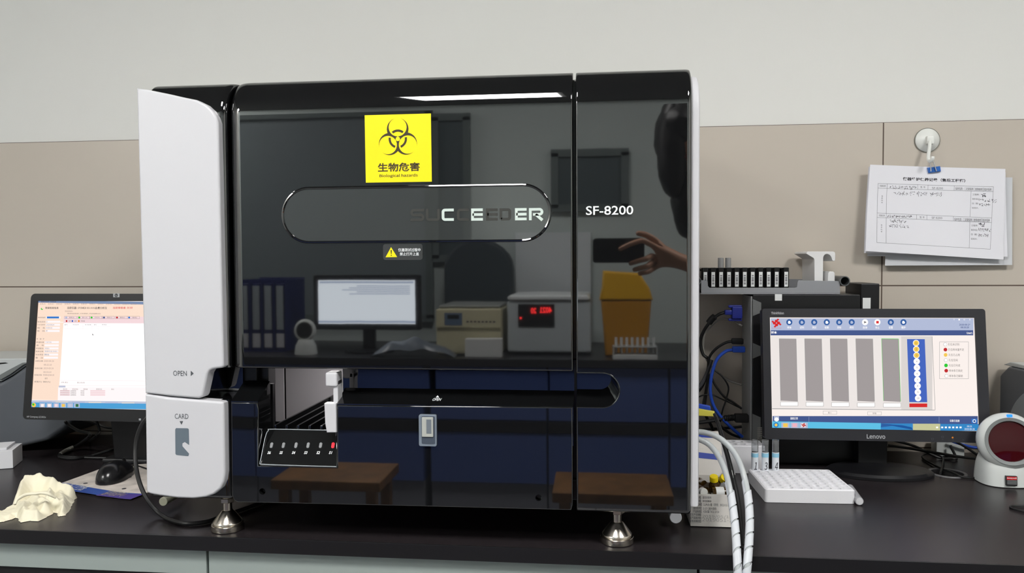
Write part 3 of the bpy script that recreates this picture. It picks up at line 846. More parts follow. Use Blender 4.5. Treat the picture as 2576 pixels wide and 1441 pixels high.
# right: workstation monitor showing the sample page
LF = Fr(mon_frame(0.5698, 0.488, 0.2125, R(0.4), R(6.7)))
LM, (bx0, bx1, by0, by1) = monitor('monitor', 'black widescreen monitor showing grey sample columns, in front of the computer tower', LF, (0.0155, 0.021, 0.0185, 0.0235), 0.022, 0.006, m_mon2)
MB().rect(-SW / 2, -SH / 2, SW / 2, SH / 2, 0, LF.M).build('screen', g_('screen_warm', srgb(250, 240, 235)), LM)
S = Screen(LF, lambda x, y: (1900 + x * 600 / 2337, 760 + y * 370 / 1441))
L_TB = g_('toolbar', srgb(176, 186, 214)); L_G = g_('column_grey', srgb(160, 153, 153)); L_PN = g_('panel_pale', srgb(218, 212, 209)); L_PW = g_('panel_warm', srgb(236, 229, 226)); L_CB = g_('column_blue', srgb(62, 98, 190))
L_OR = g_('orange', srgb(244, 200, 80)); L_GN = g_('green', srgb(30, 200, 40)); L_LB = g_('line_grey', srgb(150, 150, 150)); L_TKB = g_('taskbar', srgb(90, 190, 228)); L_TK2 = g_('taskbar_deep', srgb(42, 132, 196)); L_IC = g_('icon_blue', srgb(34, 88, 158)); L_YG = g_('taskbar_olive', srgb(196, 196, 150)); L_DR = g_('dark_red', srgb(190, 26, 34)); L_TX = g_('text_grey', srgb(110, 104, 104)); L_PK = g_('pink_icon', srgb(236, 176, 190))
S.quad(150, 158, 2138, 275, L_TB); S.quad(150, 275, 2135, 325, L_N); S.quad(170, 1115, 2180, 1195, L_N)
S.poly([(166, 1166), (1230, 1184), (1230, 1250), (164, 1229)], L_TKB, 1.5); S.quad(1228, 1188, 1545, 1254, L_TK2, 1.5); S.quad(1543, 1190, 1812, 1256, L_YG, 1.5); S.quad(1810, 1192, 2187, 1259, L_TK2, 1.5)
S.poly([(1235, 1190), (1330, 1196), (1440, 1225), (1545, 1250), (1530, 1225), (1440, 1205), (1330, 1212), (1230, 1225)], L_IC, 2)
S.quad(152, 330, 1735, 1050, L_PW); S.quad(1430, 335, 1735, 1055, L_PN, 1.2); S.poly([(165, 1040), (1760, 1055), (1760, 1060), (165, 1046)], L_LB, 2); S.line(1732, 335, 1762, 1055, 4, L_LB, 2)
for k, (x, xb) in enumerate(((233, 248), (482, 498), (732, 749), (983, 1001), (1236, 1256))):
    S.poly([(x, 358), (x + 167, 360), (xb + 167, 972 + k), (xb, 964 + k)], L_G, 2)
    S.line(x, 358, xb, 965, 3, L_GN if k == 4 else L_LB, 3); S.line(x + 167, 360, xb + 167, 972, 3, L_GN if k == 4 else L_LB, 3); S.line(x, 358, x + 167, 360, 4, L_GN if k == 4 else L_LB, 3)
    S.box(xb - 2, 976 + k * 3, xb + 170, 1016 + k * 3, 3, L_LB, 2)
    S.quad(xb, 978 + k * 3, xb + 168, 1014 + k * 3, L_W, 2.5)
S.poly([(1486, 361), (1660, 362), (1684, 980), (1508, 978)], L_CB, 2); S.quad(1509, 992, 1684, 1028, L_R, 2)
for k in range(10):
    x, y = 1574 + 2.2 * k, 400 + k * 60
    S.disc(x, y, 31, L_W, 3)
    if k < 3: S.disc(x, y, 25, L_OR, 4)
    S.text(str(k + 1), x - (6 if k < 9 else 11), y - 8, x + (5 if k < 9 else 11), y + 8, L_K, 5)
S.box(1805, 388, 2088, 750, 3, L_LB, 2)
for k, (c, f, tx) in enumerate(((L_W, 0, '孔位未识别'), (L_DR, 1, '孔位样本量不足'), (L_OR, 1, '孔位已占用'), (L_W, 0, '孔位空闲'), (L_GN, 1, '孔位已完成'), (L_DR, 1, '样本条已锁定'), (L_W, 0, '样本条已解锁'))):
    x, y = 1860 + 2 * k, 413 + k * 51.5
    S.disc(x, y, 18, L_LB if not f else c, 2)
    if not f: S.disc(x, y, 15.5, c, 3)
    S.text(tx, x + 28, y - 12, x + 28 + 22 * len(tx), y + 12, L_TX, 2)
rot = lambda x, y, a: (207 + 1.0 * (x * math.cos(a) - y * math.sin(a)), 204 + 0.92 * (x * math.sin(a) + y * math.cos(a)))
for px_, py_, w_, h_ in ((-14, -8, 9, 38), (14, 8, 9, 38), (-8, 14, 38, 9), (8, -14, 38, 9)):
    S.poly([rot(px_ + a * w_, py_ + b * h_, R(42)) for a, b in ((-1, -1), (1, -1), (1, 1), (-1, 1))], L_R, 3)
S.text('SUCCEEDER', 160, 250, 256, 257, L_R, 2)
names = ('样本', '试剂', '测试', '结果', '定标', '质控', '自动', '停止', '设置', '维护')
for k, x in enumerate((333, 456, 577, 700, 822, 944, 1075, 1196, 1327, 1451)):
    S.disc(x, 196, 30, L_W if k in (6, 7) else L_IC, 2); S.text(names[k], x - 20, 236, x + 20, 260, L_W, 2, 0.01)
    if k == 6: S.poly([(1062, 184), (1090, 196), (1062, 208), (1068, 196)], L_K, 3)
    elif k == 7: S.quad(1184, 184, 1209, 208, L_R, 3)
    else:
        S.poly([(x - 14, 204), (x - 10, 184), (x + 4, 182), (x + 16, 198), (x + 10, 210), (x - 6, 212)], L_W if k in (0, 3, 9) else L_TB, 3)
S.text('2019-09-24', 1998, 212, 2105, 229, L_N, 2, 0.01); S.text('08:33:29', 2012, 238, 2092, 255, L_N, 2, 0.01)
S.text('样本', 155, 283, 210, 310, L_W, 2, 0.015); S.text('User1', 2072, 292, 2126, 312, L_W, 2, 0.01)
S.text('温度正常', 342, 1126, 416, 1149, L_W, 2, 0.01); S.text('设备已连接', 1905, 1150, 2000, 1172, L_W, 2, 0.01)
for x in (525, 1800): S.line(x, 1122, x, 1180, 2, L_TB, 2)
S.quad(182, 1118, 232, 1160, L_TB, 2); S.disc(208, 1148, 20, L_W, 3); S.quad(2118, 1142, 2172, 1184, L_B, 2); S.disc(2145, 1164, 17, L_W, 3); S.disc(2145, 1164, 11, L_IC, 4)
for a, tx in ((663, '载入'), (1100, '卸载')):
    S.box(a, 1066 + (a > 1000) * 6, a + 135, 1098 + (a > 1000) * 6, 2.5, L_LB, 2); S.text(tx, a + 50, 1074 + (a > 1000) * 6, a + 86, 1091 + (a > 1000) * 6, L_TX, 2)
S.disc(203, 1202, 26, L_TK2, 2); S.disc(203, 1202, 14, L_OR, 3)
for x, c in ((255, L_OR), (345, L_PK), (432, L_PW)): S.quad(x, 1178, x + 82, 1234, L_TB, 2); S.quad(x + 18, 1186, x + 62, 1224, c, 3)
for px_, py_, w_, h_ in ((-7, -4, 4, 18), (7, 4, 4, 18), (-4, 7, 18, 4), (4, -7, 18, 4)):
    S.poly([(474 + q[0] - 207, 1204 + q[1] - 204) for q in [rot(px_ + a * w_, py_ + b * h_, R(42)) for a, b in ((-1, -1), (1, -1), (1, 1), (-1, 1))]], L_DR, 4)
for x in (1770, 1820, 1856, 1892, 1928, 1964, 2000): S.quad(x, 1218, x + 20, 1234, L_W, 3)
S.text('08:33', 2074, 1208, 2120, 1223, L_W, 2); S.text('2019-09-24', 2049, 1234, 2148, 1251, L_W, 2)
for x, tx in ((1940, 'T'), (1990, '_'), (2040, 'o'), (2095, 'x')): S.text(tx, x, 164, x + 14, 178, L_W, 2)
S.build('screen_picture', LM)
m_logo = mat('logo_silver', srgb(176, 178, 182), 0.35)
S = Screen(LF, lambda x, y: (1900 + x * 600 / 2337, 760 + y * 370 / 1441)); S.z = 0.0034
def bits(fr, cm, z=0.0034):
    q = Screen(fr, cm); q.z = z; return q
S.text('Lenovo', 1087, 1294, 1267, 1334, m_logo, 1, 0.012); S.build('brand_logo', LM)
S = bits(LF, S.c); S.text('ThinkVision', 152, 94, 276, 120, m_logo, 1, 0.02); S.build('model_logo', LM)
S = bits(LF, S.c)
m_dim = mat('button_mark', srgb(84, 84, 90), 0.5)
for x, y in ((1730, 1338), (1828, 1318), (2156, 1345)):
    q = bits(LF, S.c); q.box(x - 10, y - 8, x + 10, y + 8, 3, m_dim); q.build('button_icon', LM)
for x, y in ((1828, 1343), (1930, 1346), (2030, 1346)): S.line(x - 8, y, x + 8, y, 3, m_dim)
S.disc(1926, 1324, 9, mat('menu_orange', srgb(214, 132, 40), 0.5))
S.build('button_marks', LM)
a = S.p(2205, 1345); MB().cyl(LF.M @ Vector((a[0], a[1], 0.0025)), LF.M @ Vector((a[0], a[1], 0.0036)), 0.0012, seg=10).build('power_light', glow('led_green', (0.45, 1.0, 0.35), 1.2), LM)
# stand: neck and oval foot
n0 = at(2200, 1120, 0.53); bc = desk(2195, 1178)
nx0, nx1 = at(2152, 1130, 0.545).x, at(2226, 1130, 0.545).x; nc = (nx0 + nx1) / 2
MB().prism([(0.512, 0.14), (0.552, 0.14), (0.558, 0.10), (0.560, 0.012), (0.530, 0.012), (0.528, 0.10), (0.520, 0.125)], nx0, nx1, frame((0, 0, 0), (0, 1, 0), (0, 0, 1)), 0.003, back=True).build('neck', m_mon, LM)
mb = MB().lathe([(0, 0.0006), (1.0, 0.0006), (1.0, 0.006), (0.93, 0.011), (0.5, 0.0145), (0, 0.015)], (0, 0, 0), seg=64)
rx_ = (desk(2333, 1185).x - desk(2060, 1172).x) / 2; xc_ = (desk(2333, 1185).x + desk(2060, 1172).x) / 2
for v in mb.V: v.x = xc_ + v.x * rx_; v.y = 0.500 + v.y * 0.062
mb.build('foot', m_mon, LM)

# left: blood analysis page on the other monitor
HF = Fr(mon_frame(-1.0092, 0.372, 0.252, R(-1.4), R(7.2)))
HM, _ = monitor('monitor', 'black monitor showing a white and peach patient form, beside the grey printer', HF, (0.0165, 0.0165, 0.016, 0.026), 0.024, 0.010, m_mon)
MB().rect(-SW / 2, -SH / 2, SW / 2, SH / 2, 0, HF.M).build('screen', g_('page_white', (1.0, 0.945, 0.945), 1.08), HM)
S = Screen(HF, lambda x, y: (x * 400 / 1441, 700 + y * 400 / 1441))
L_PE = g_('peach', srgb(252, 224, 204)); L_FD = g_('field', srgb(250, 240, 236)); L_TT = g_('title_bar', srgb(120, 140, 176)); L_CT = g_('content', srgb(255, 247, 248)); L_TRD = g_('text_red', srgb(220, 60, 70)); L_TKH = g_('taskbar_sky', srgb(70, 158, 214)); L_TAB = g_('tab_bar', srgb(190, 196, 216)); L_PT = g_('pink_table', srgb(244, 216, 220)); L_TX3 = g_('text_soft', srgb(150, 132, 132)); L_CW = g_('content_white', (1.0, 0.985, 1.0), 1.1)
XR = 1700
S.poly([(348, 220), (XR, 230), (XR, 395), (334, 395)], L_PE); S.poly([(334, 395), (580, 400), (528, 1105), (286, 1100)], L_PE, 1)
S.poly([(345, 198), (XR, 218), (XR, 244), (343, 220)], L_TT, 2); S.text('常规检验信息 - 检验系统', 372, 205, 510, 219, L_K, 3)
S.poly([(578, 345), (XR, 350), (XR, 410), (576, 405)], L_PT, 2)
S.poly([(576, 408), (XR, 412), (XR, 905), (545, 905)], L_CW, 2)
S.poly([(528, 985), (XR, 990), (XR, 1110), (524, 1105)], L_CT, 1.5)
S.poly([(286, 1104), (XR, 1120), (XR, 1140), (284, 1124)], L_TAB, 2); S.poly([(282, 1124), (XR, 1138), (XR, 1192), (280, 1171)], L_TKH, 2)
for k in range(12): S.text('文件(F)', 360 + k * 75, 226, 415 + k * 75, 242, L_TX3, 3)
S.text('常规检验信息', 411, 258, 533, 278, L_K, 3, 0.012); S.text('当前仪器: SYSMEX XS-900i血液分析仪', 610, 257, 972, 279, L_K, 3, 0.012); S.text('当前审核者: ' + '刘 轩', 1025, 257, 1205, 277, L_TRD, 3, 0.012)
S.disc(382, 276, 10, L_GN, 3); S.disc(386, 272, 6, L_PE, 4)
S.text('检验信息录入', 590, 291, 665, 305, L_TX3, 3); S.text('样本检验信息 | 打印预览 | 历史结果对比', 612, 314, 915, 328, L_TX, 3)
for k, (x, tx, c) in enumerate(((600, '刷新(R)', L_TB), (718, '录入(A)', L_GN), (830, '打印(P)', L_GN), (942, '保存(S)', L_N), (1060, '删除(D)', L_DR), (1170, '批量处理(L)', L_B))):
    S.box(x - 14, 343, x + 96, 366, 2, L_TX3, 3); S.disc(x + 2, 355, 9, c, 3); S.text(tx, x + 28, 348, x + 75, 363, L_TX, 3)
for x, c, tx in ((605, L_DR, '超限'), (658, L_CB, '偏低'), (716, g_('amber', srgb(236, 140, 40)), '危急值')): S.quad(x - 7, 379, x + 7, 395, c, 3); S.text(tx, x + 18, 380, x + (40 if x < 700 else 55), 394, L_TX, 3)
for x, tx in ((585, '编号'), (660, '项目名称'), (772, '检测结果'), (852, '单位'), (925, '参考值')): S.text(tx, x, 413, x + 14 * len(tx), 427, L_TX3, 3)
S.line(580, 432, 1000, 434, 2, L_PT, 3); S.line(580, 456, 1000, 458, 2, L_PT, 3)
for x in (614, 754, 836, 892, 1000): S.line(x, 412, x - 1, 457, 2, L_PT, 3)
S.poly([(838, 500), (850, 511), (845, 512), (849, 519), (845, 519), (842, 512), (838, 515)], L_TX, 3)
rows = ((355, '样本条码编号', ''), (394, '检验类别', '0'), (421, '门诊/住院号', '20190924'), (449, '姓    名', '检验标本'), (477, '性    别', '男'), (549, '年    龄:  岁', ''), (579, '申请科室', '门诊外科'), (607, '床    号', ''), (635, '申请医生', '李医生'), (662, '临床诊断', '健康检查(体检)'), (691, '标本类型', '静脉血'), (719, '备    注', ''), (749, '采样日期', '2019-09-24'), (783, '', '08:22:10'), (815, '检验日期', '2019-09-24'), (849, '', '08:33:10'), (876, '检验者/审核', '检验科全体人员'))
for y, a, b in rows:
    xl = 345 - (y - 355) * 0.062
    if a: S.text(a, xl, y - 7, xl + 70, y + 7, L_TX, 3)
    if y < 730 and y != 549: S.quad(xl + 76, y - 10, xl + 204, y + 9, L_CT, 2)
    if y == 355: S.quad(xl + 82, y - 9, xl + 192, y + 8, L_B, 3)
    if b: S.text(b, xl + 80, y - 7, xl + 80 + 9 * len(b) * (1 if b[0] < '~' else 1.6), y + 7, L_K if y == 691 else L_TX3, 3)
S.text('首页', 407, 899, 434, 914, L_TX, 3); S.text('新增(F1)  保存(F2)', 313, 930, 460, 946, L_TX, 3)
S.text('诊断/建议', 553, 937, 620, 950, L_TX3, 3); S.text('备注信息', 700, 938, 770, 951, L_TX3, 3)
S.line(545, 925, XR, 932, 2, L_PT, 3); S.line(540, 970, XR, 976, 2, L_PT, 3); S.quad(535, 972, 595, 988, L_TAB, 3)
for x, tx in ((572, '条码号'), (656, '检验项目'), (757, '报告者'), (873, '报告时间'), (1010, '备注')): S.text(tx, x, 997, x + 13 * len(tx), 1011, L_TX3, 3)
for k in range(3):
    S.quad(545, 1012 + k * 18, 635, 1026 + k * 18, L_PT, 3); S.text('2019092400%d' % (k + 1), 548, 1015 + k * 18, 632, 1024 + k * 18, L_TX3, 4); S.text('血常规检验', 640, 1014 + k * 18, 692, 1026 + k * 18, L_K, 3); S.text('检验者', 732, 1014 + k * 18, 766, 1026 + k * 18, L_TX, 3); S.quad(820, 1013 + k * 18, 955, 1027 + k * 18, L_PT, 3)
for k in range(6): S.quad(355 + k * 150, 1112 + k * 2, 470 + k * 150, 1124 + k * 2, L_PN if k % 2 else L_TB, 3)
S.disc(308, 1147, 20, L_OR, 3); S.disc(304, 1143, 10, L_GN, 4)
for x, c in ((360, L_FD), (423, L_FD), (485, L_PT), (550, L_OR), (612, L_TAB), (672, L_TAB)): S.quad(x, 1131, x + 52, 1170, L_TB, 3); S.quad(x + 13, 1138, x + 40, 1164, c, 4)
S.quad(688, 1138, 714, 1164, g_('sheet_green', srgb(40, 110, 70)), 5)
S.build('screen_picture', HM)
S = Screen(HF, lambda x, y: (x * 400 / 1441, 700 + y * 400 / 1441)); S.z = 0.0034
S.quad(1035, 138, 1092, 172, m_logo); S.disc(1063, 155, 15, m_mon, 1.1); S.text('hp', 1053, 144, 1073, 168, m_logo, 1.2, 0.0); S.build('brand_logo', HM)
S = bits(HF, S.c); S.text('HP Compaq LE1902x', 253, 1248, 428, 1264, m_logo, 1, 0.01); S.build('model_logo', HM)
S = bits(HF, S.c); S.quad(1267, 1268, 1286, 1286, m_logo); S.build('power_mark', HM)
x0, x1 = at(285, 1080, 0.44).x, -0.93
MB().prism([(0.375, 0.13), (0.47, 0.16), (0.49, 0.13), (0.50, 0.012), (0.44, 0.012), (0.43, 0.10)], x0, x1, frame((0, 0, 0), (0, 1, 0), (0, 0, 1)), 0.003, back=True).build('neck', m_mon, HM)
mb = MB().bx(x0 - 0.02, x1 + 0.055, 0.425, 0.60, 0.0006, 0.012, 0.004); mb.build('foot', m_mon, HM)

# ------------------------------------------------------------------ computer tower behind the right monitor
m_pc = mat('pc_black', srgb(20, 20, 22), 0.38, bump=0.06, bscale=1800); m_io = mat('io_steel', srgb(158, 160, 160), 0.5, 0.2); m_blu = mat('plug_blue', srgb(28, 40, 130), 0.4); m_blu2 = mat('usb_blue', srgb(36, 80, 190), 0.4); m_rub = mat('cable_black', srgb(20, 20, 21), 0.45); m_grc = mat('cable_grey', srgb(140, 138, 132), 0.5)
m_lab = mat('label_white', srgb(226, 228, 228), 0.5)
YF = 0.566; YB = 0.672
xl, xr = at(1893, 900, YF).x, at(2213, 780, YF).x; zt = at(1950, 741, YF).z; zbz = at(2180, 712, YF + 0.03).z
PC = thing('computer_tower', 'black computer tower standing behind the right monitor with a grey rack tray on top', 'computer', ((xl + xr) / 2, 0.6, 0))
MB().bx(xl, xr - 0.04, YF, YB, 0.0005, zt, 0.002).build('case', m_pc, PC)
MB().bx(xr - 0.0395, xr, YF, YB, 0.0005, zbz, 0.003).build('front_bezel', m_pc, PC)
MB().bx(xl - 0.0035, xl, YF + 0.004, YB - 0.004, 0.006, zt - 0.004, 0.0005).build('rear_panel', m_io, PC)
m_flg = mat('flange_grey', srgb(112, 114, 114), 0.5, 0.2)
for z0_, z1_ in ((at(1880, 795, YF).z, at(1880, 752, YF).z), (at(1880, 902, YF).z, at(1880, 862, YF).z), (at(1880, 1108, YF).z, at(1880, 1040, YF).z)):
    MB().prism([(z0_, 0), (z1_, 0), (z1_ - 0.008, 0.018), (z0_ + 0.008, 0.018)], 0, 0.001, frame((xl, YF - 0.0002, 0), (0, 0, 1), (1, 0, 0))).build('rear_panel_flange', m_flg, PC)
p0, p1 = at(1949, 756, YF), at(1967, 741, YF); MB().bx(p0.x, p1.x, YF - 0.001, YF, p0.z, p1.z + 0.001).build('seal_tab', m_lab, PC)
p0, p1 = at(2170, 776, YF), at(2190, 749, YF); q = MB().bx(p0.x, p1.x, YF - 0.0006, YF, p0.z, p1.z).build('asset_label', m_lab, PC)
p0, p1 = at(1905, 1108, YF), at(1917, 1076, YF)
mb = MB()
for k in range(8): z_ = p0.z + (p1.z - p0.z) * k / 7; mb.bx(p0.x, p1.x, YF - 0.0008, YF, z_ - 0.0012, z_ + 0.0012)
mb.build('vent_slots', m_grc, PC)

# plugs and cables at its back edge
def plug(name, label, pts, r, m_c, body, m_b, group=None, extra=None):
    """a cable ending in a plug at the tower: pts are (px, py, depth); body = (x0, y0, x1, y1, depth, thickness)"""
    T = thing(name, label, 'cable', at(*pts[-1]), group=group)
    MB().tube([at(*p) for p in pts], r, 10).build('lead', m_c, T)
    x0, y0, x1, y1, Y, th = body; a, b = at(x0, y1, Y), at(x1, y0, Y)
    mb = MB().bx(a.x, b.x, Y - th / 2, Y + th / 2, a.z, b.z, 0.0025); mb.build('plug', m_b, T)
    return T


G = 'leads plugged into the computer tower'
t = plug('monitor_cable', 'black monitor cable with blue plug, topmost lead at the computer tower', [(1826, 785, .6), (1805, 793, .6), (1778, 820, .61), (1762, 855, .62), (1768, 890, .62), (1782, 905, .62), (1778, 940, .63), (1760, 980, .63), (1730, 1000, .63)], 0.0036, m_rub, (1840, 771, 1866, 801, 0.60, 0.022), m_blu, G)
a, b = at(1822, 793, .6), at(1842, 778, .6); mb = MB().bx(a.x, b.x, .592, .608, a.z + .001, b.z - .001, 0.003)
for y in (770, 803):
    a, b = at(1832, y + 4, .6), at(1866, y - 3, .6); mb.bx(a.x, b.x, .594, .606, a.z, b.z, 0.002)
mb.build('plug_grip', m_blu, t)
MB().tube([at(1783, 812, .609), at(1791, 802, .606), at(1798, 796, .603)], 0.0075, 12).build('ferrite_bead', m_rub, t)
plug('usb_cable', 'black cable with flat black plug above the bright blue plug', [(1846, 858, .6), (1825, 862, .6), (1800, 878, .605), (1784, 900, .61), (1781, 930, .615), (1778, 975, .62), (1770, 1040, .63)], 0.003, m_rub, (1840, 851, 1870, 865, .60, .012), m_rub, G)
plug('network_cable', 'bright blue cable curving down from the computer tower', [(1842, 880, .595), (1825, 884, .592), (1803, 905, .59), (1790, 945, .588), (1787, 985, .588), (1795, 1020, .588), (1815, 1050, .588), (1845, 1080, .589), (1868, 1099, .59)], 0.0036, m_blu2, (1842, 871, 1874, 886, .595, .014), m_blu2, G)
plug('power_cable', 'thick black power cord with ribbed plug low on the computer tower', [(1825, 1050, .59), (1800, 1056, .585), (1770, 1061, .58), (1735, 1066, .57)], 0.0042, m_rub, (1848, 1041, 1882, 1061, .59, .02), m_rub, G)
mb = MB()
for k in range(6): p = at(1822 + k * 4.6, 1052 - k * 0.4, .59); mb.cyl((p.x, p.y, p.z), (p.x + .003, p.y, p.z), 0.0075 - 0.0003 * (k % 2), seg=14, bev=0.0006)
mb.build('strain_relief', m_rub, bpy.data.objects['power_cable'])
for nm, lb, pts, r, m_c in (
    ('grey_cable', 'thin grey cable looping from the tower down the tiled wall', [(1868, 820, .60), (1840, 806, .62), (1812, 803, .64), (1785, 825, .65), (1770, 850, .655), (1772, 890, .655), (1790, 922, .65), (1830, 955, .63), (1866, 968, .605)], 0.0022, m_grc),
    ('audio_cable', 'thin black cable bent outwards above the blue strip', [(1796, 930, .60), (1815, 945, .60), (1832, 972, .60), (1828, 1000, .60), (1818, 1030, .60), (1812, 1060, .61)], 0.0018, m_rub),
    ('serial_cable', 'black cable slanting down to the middle of the tower edge', [(1786, 940, .612), (1800, 970, .61), (1822, 998, .61), (1845, 1012, .605), (1866, 1028, .60)], 0.0024, m_rub),
    ('signal_cable', 'thin black cable arching from behind the analyzer to the tower edge', [(1740, 1010, .62), (1765, 995, .62), (1790, 993, .62), (1815, 1003, .62), (1840, 1015, .61), (1860, 1025, .605)], 0.0016, m_rub),
    ('printer_lead', 'black cable running low behind the white boxes to the tower', [(1735, 1078, .64), (1765, 1080, .64), (1800, 1078, .63), (1835, 1076, .61), (1866, 1073, .60)], 0.003, m_rub),
    ('ups_cable', 'black cable drooping beneath the ribbed power plug', [(1800, 1060, .60), (1820, 1078, .605), (1840, 1092, .61), (1862, 1100, .615)], 0.003, m_rub),
    ('bundled_cable', 'thick dark grey cable running down behind the blue strip', [(1790, 905, .615), (1780, 935, .61), (1765, 965, .60), (1745, 985, .58)], 0.0042, mat('cable_charcoal', srgb(58, 58, 62), 0.5)),
    ('tied_cable', 'black cable hanging straight beside the thick dark grey cable', [(1783, 940, .625), (1776, 985, .625), (1770, 1030, .62), (1790, 1072, .62), (1798, 1095, .63)], 0.0034, m_rub)):
    solo(MB().tube([at(*p) for p in pts], r, 8), nm, m_c, lb, 'cable', 'loose cables beside the computer tower')

# ------------------------------------------------------------------ grey tray with sample racks on the tower
m_tray = mat('tray_grey', srgb(150, 152, 156), 0.45, 0.2); m_hk = mat('hook_white', srgb(228, 228, 228), 0.4)
YT = 0.568; c1 = lambda x, y: (1740 + x * 520 / 2576, 620 + y * 280 / 1387)
TF = Fr(frame((0.4, YT, 0.4), (1, 0, 0), (0, 0, 1)))
TR = thing('rack_tray', 'grey metal sample rack tray lying on top of the black tower', 'tray', (0.35, 0.6, zt + 0.001))
ol = [TF.uv(*c1(x, y)) for x, y in ((117, 420), (188, 420), (200, 437), (203, 490), (222, 513), (1290, 514), (1312, 505), (1318, 440), (1332, 422), (1848, 430), (1850, 582), (118, 582))]
zbt = zt + 0.001
ol = [(u, max(v, zbt - 0.4)) for u, v in ol]
MB().prism(ol, -0.002, 0, TF.M, 0.0005).build('front_wall', m_tray, TR)
MB().prism(ol, -0.132, -0.130, TF.M, 0.0005).build('back_wall', m_tray, TR)
xa, xb = at(*c1(118, 500), YT).x, at(*c1(1850, 500), YT).x
MB().bx(xa, xb, YT + 0.0005, YT + 0.131, zbt, zbt + 0.002).build('base', m_tray, TR)
for cx_, cy_, r_ in ((62, 428, 0.0102), (1910, 430, 0.0107)):
    p = at(*c1(cx_, cy_), YT - 0.004)
    MB().lathe([(r_, 0), (r_, 0.13), (r_ - 0.002, 0.13), (r_ - 0.002, 0), (r_, 0)], (p.x, YT - 0.004, p.z), (0, 1, 0), 28).build('carry_tube', mat('tube_steel', srgb(110, 112, 114), 0.35, 0.7), TR)
m_rack = mat('rack_black', srgb(16, 16, 17), 0.3)
z0r = zbt + 0.0022; z1r = at(*c1(600, 262), YT + 0.004).z
rx = [at(*c1(x, 300), YT + 0.004).x for x in (171, 269, 367, 465, 563, 662, 761, 861, 960, 1060, 1178)]
w_ = (rx[1] - rx[0]) * 0.92
LBL = 'black barcoded sample rack, %s in the grey tray'
ORD = ('first from the analyzer', 'second from the analyzer', 'third from the analyzer, with tube', 'fourth from the analyzer, with tube', 'fifth from the analyzer', 'sixth and middle one', 'fifth from the white hook', 'fourth from the white hook', 'third from the white hook', 'second from the white hook', 'nearest the white hook')
r0 = thing('sample_rack', LBL % ORD[0], 'sample rack', (rx[0], YT + 0.06, z0r), group='black sample racks in the grey tray')
mb = MB()
mb.bx(rx[0] - w_ * 0.34, rx[0] + w_ * 0.34, YT + 0.004, YT + 0.010, z0r, z1r, 0.001)
mb.bx(rx[0] - w_ * 0.5, rx[0] + w_ * 0.5, YT + 0.009, YT + 0.124, z0r, z0r + 0.006)
for k in range(6): y = YT + 0.012 + k * 0.0215; mb.bx(rx[0] - w_ * 0.5, rx[0] + w_ * 0.5, y, y + 0.003, z0r, z1r - 0.001, 0.0006)
mb.bx(rx[0] - w_ * 0.5, rx[0] - w_ * 0.4, YT + 0.012, YT + 0.124, z0r, z1r - 0.008); mb.bx(rx[0] + w_ * 0.4, rx[0] + w_ * 0.5, YT + 0.012, YT + 0.124, z0r, z1r - 0.008)
mb.bx(rx[0] - w_ * 0.5, rx[0] + w_ * 0.5, YT + 0.012, YT + 0.124, z1r - 0.003, z1r - 0.001)
mb.build('rack_body', m_rack, r0)
la, lb_ = at(*c1(246, 500), YT + 0.0036), at(*c1(291, 318), YT + 0.0036); lw = (lb_.x - la.x) / 2
fM = frame((rx[0], YT + 0.0038, 0), (1, 0, 0), (0, 0, 1))
bl = MB().prism([(-lw, la.z), (lw, la.z), (lw, lb_.z), (-lw, lb_.z)], 0, 0.0003, fM).build('barcode_label', m_lab, r0)
mb = MB(); y_ = la.z + 0.004; rr = random.Random(3)
while y_ < lb_.z - 0.006:
    h = rr.choice((0.0005, 0.0008, 0.0013)); mb.rect(-lw * 0.62, y_, lw * 0.62, y_ + h, 0.0005, fM); y_ += h + rr.choice((0.0007, 0.001, 0.0014))
mb.build('barcode', m_rack, bl)
for k in range(1, 11): dup(r0, (rx[k] - rx[0], 0, 0), LBL % ORD[k])
m_cap = mat('tube_cap_grey', srgb(150, 150, 150), 0.35, 0.2)
for k, (x, lb) in enumerate(((362, 'grey capped sample tube standing in the third rack from the analyzer'), (454, 'grey capped sample tube standing in the fourth rack from the analyzer'))):
    p = at(*c1(x, 200), YT + 0.045); q = at(*c1(x, 140), YT + 0.045)
    T = thing('sample_tube', lb, 'tube', (p.x, p.y, z1r - 0.03), group='sample tubes standing in the racks')
    MB().lathe([(0, z0r + 0.0065), (0.0055, z0r + 0.010), (0.0058, q.z - 0.004), (0, q.z - 0.004)], (p.x, p.y, 0), seg=20).build('tube_body', mat('tube_clear', (0.8, 0.82, 0.85), 0.1, trans=0.8), T)
    MB().cyl((p.x, p.y, q.z - 0.024), (p.x, p.y, q.z), 0.0064, seg=20, bev=0.0006).build('cap', m_cap, T)
# white hook-shaped rack handle in the tray
hk = thing('rack_adapter', 'white hook-shaped rack adapter standing at the right end of the grey tray', 'rack adapter', (at(2065, 700, .57).x, .62, z0r))
HFm = Fr(frame((0.4, YT + 0.012, 0.4), (1, 0, 0), (0, 0, 1)))
h = [(1425, 88), (1436, 68), (1450, 62), (1762, 62), (1784, 70), (1790, 90), (1790, 165), (1784, 178), (1772, 182), (1757, 178), (1750, 166), (1738, 130), (1722, 108), (1700, 96), (1680, 94), (1660, 102), (1645, 120), (1640, 145), (1637, 480), (1531, 480), (1528, 165), (1518, 145)]
MB().prism([HFm.uv(*c1(x, y)) for x, y in h], -0.10, 0, HFm.M, 0.0012).build('hook', m_hk, hk)
MB().prism([HFm.uv(*c1(x, y)) for x, y in ((1690, 480), (1700, 330), (1715, 312), (1765, 312), (1783, 328), (1786, 480))], -0.07, 0, HFm.M, 0.0015).build('foot_block', m_hk, hk)
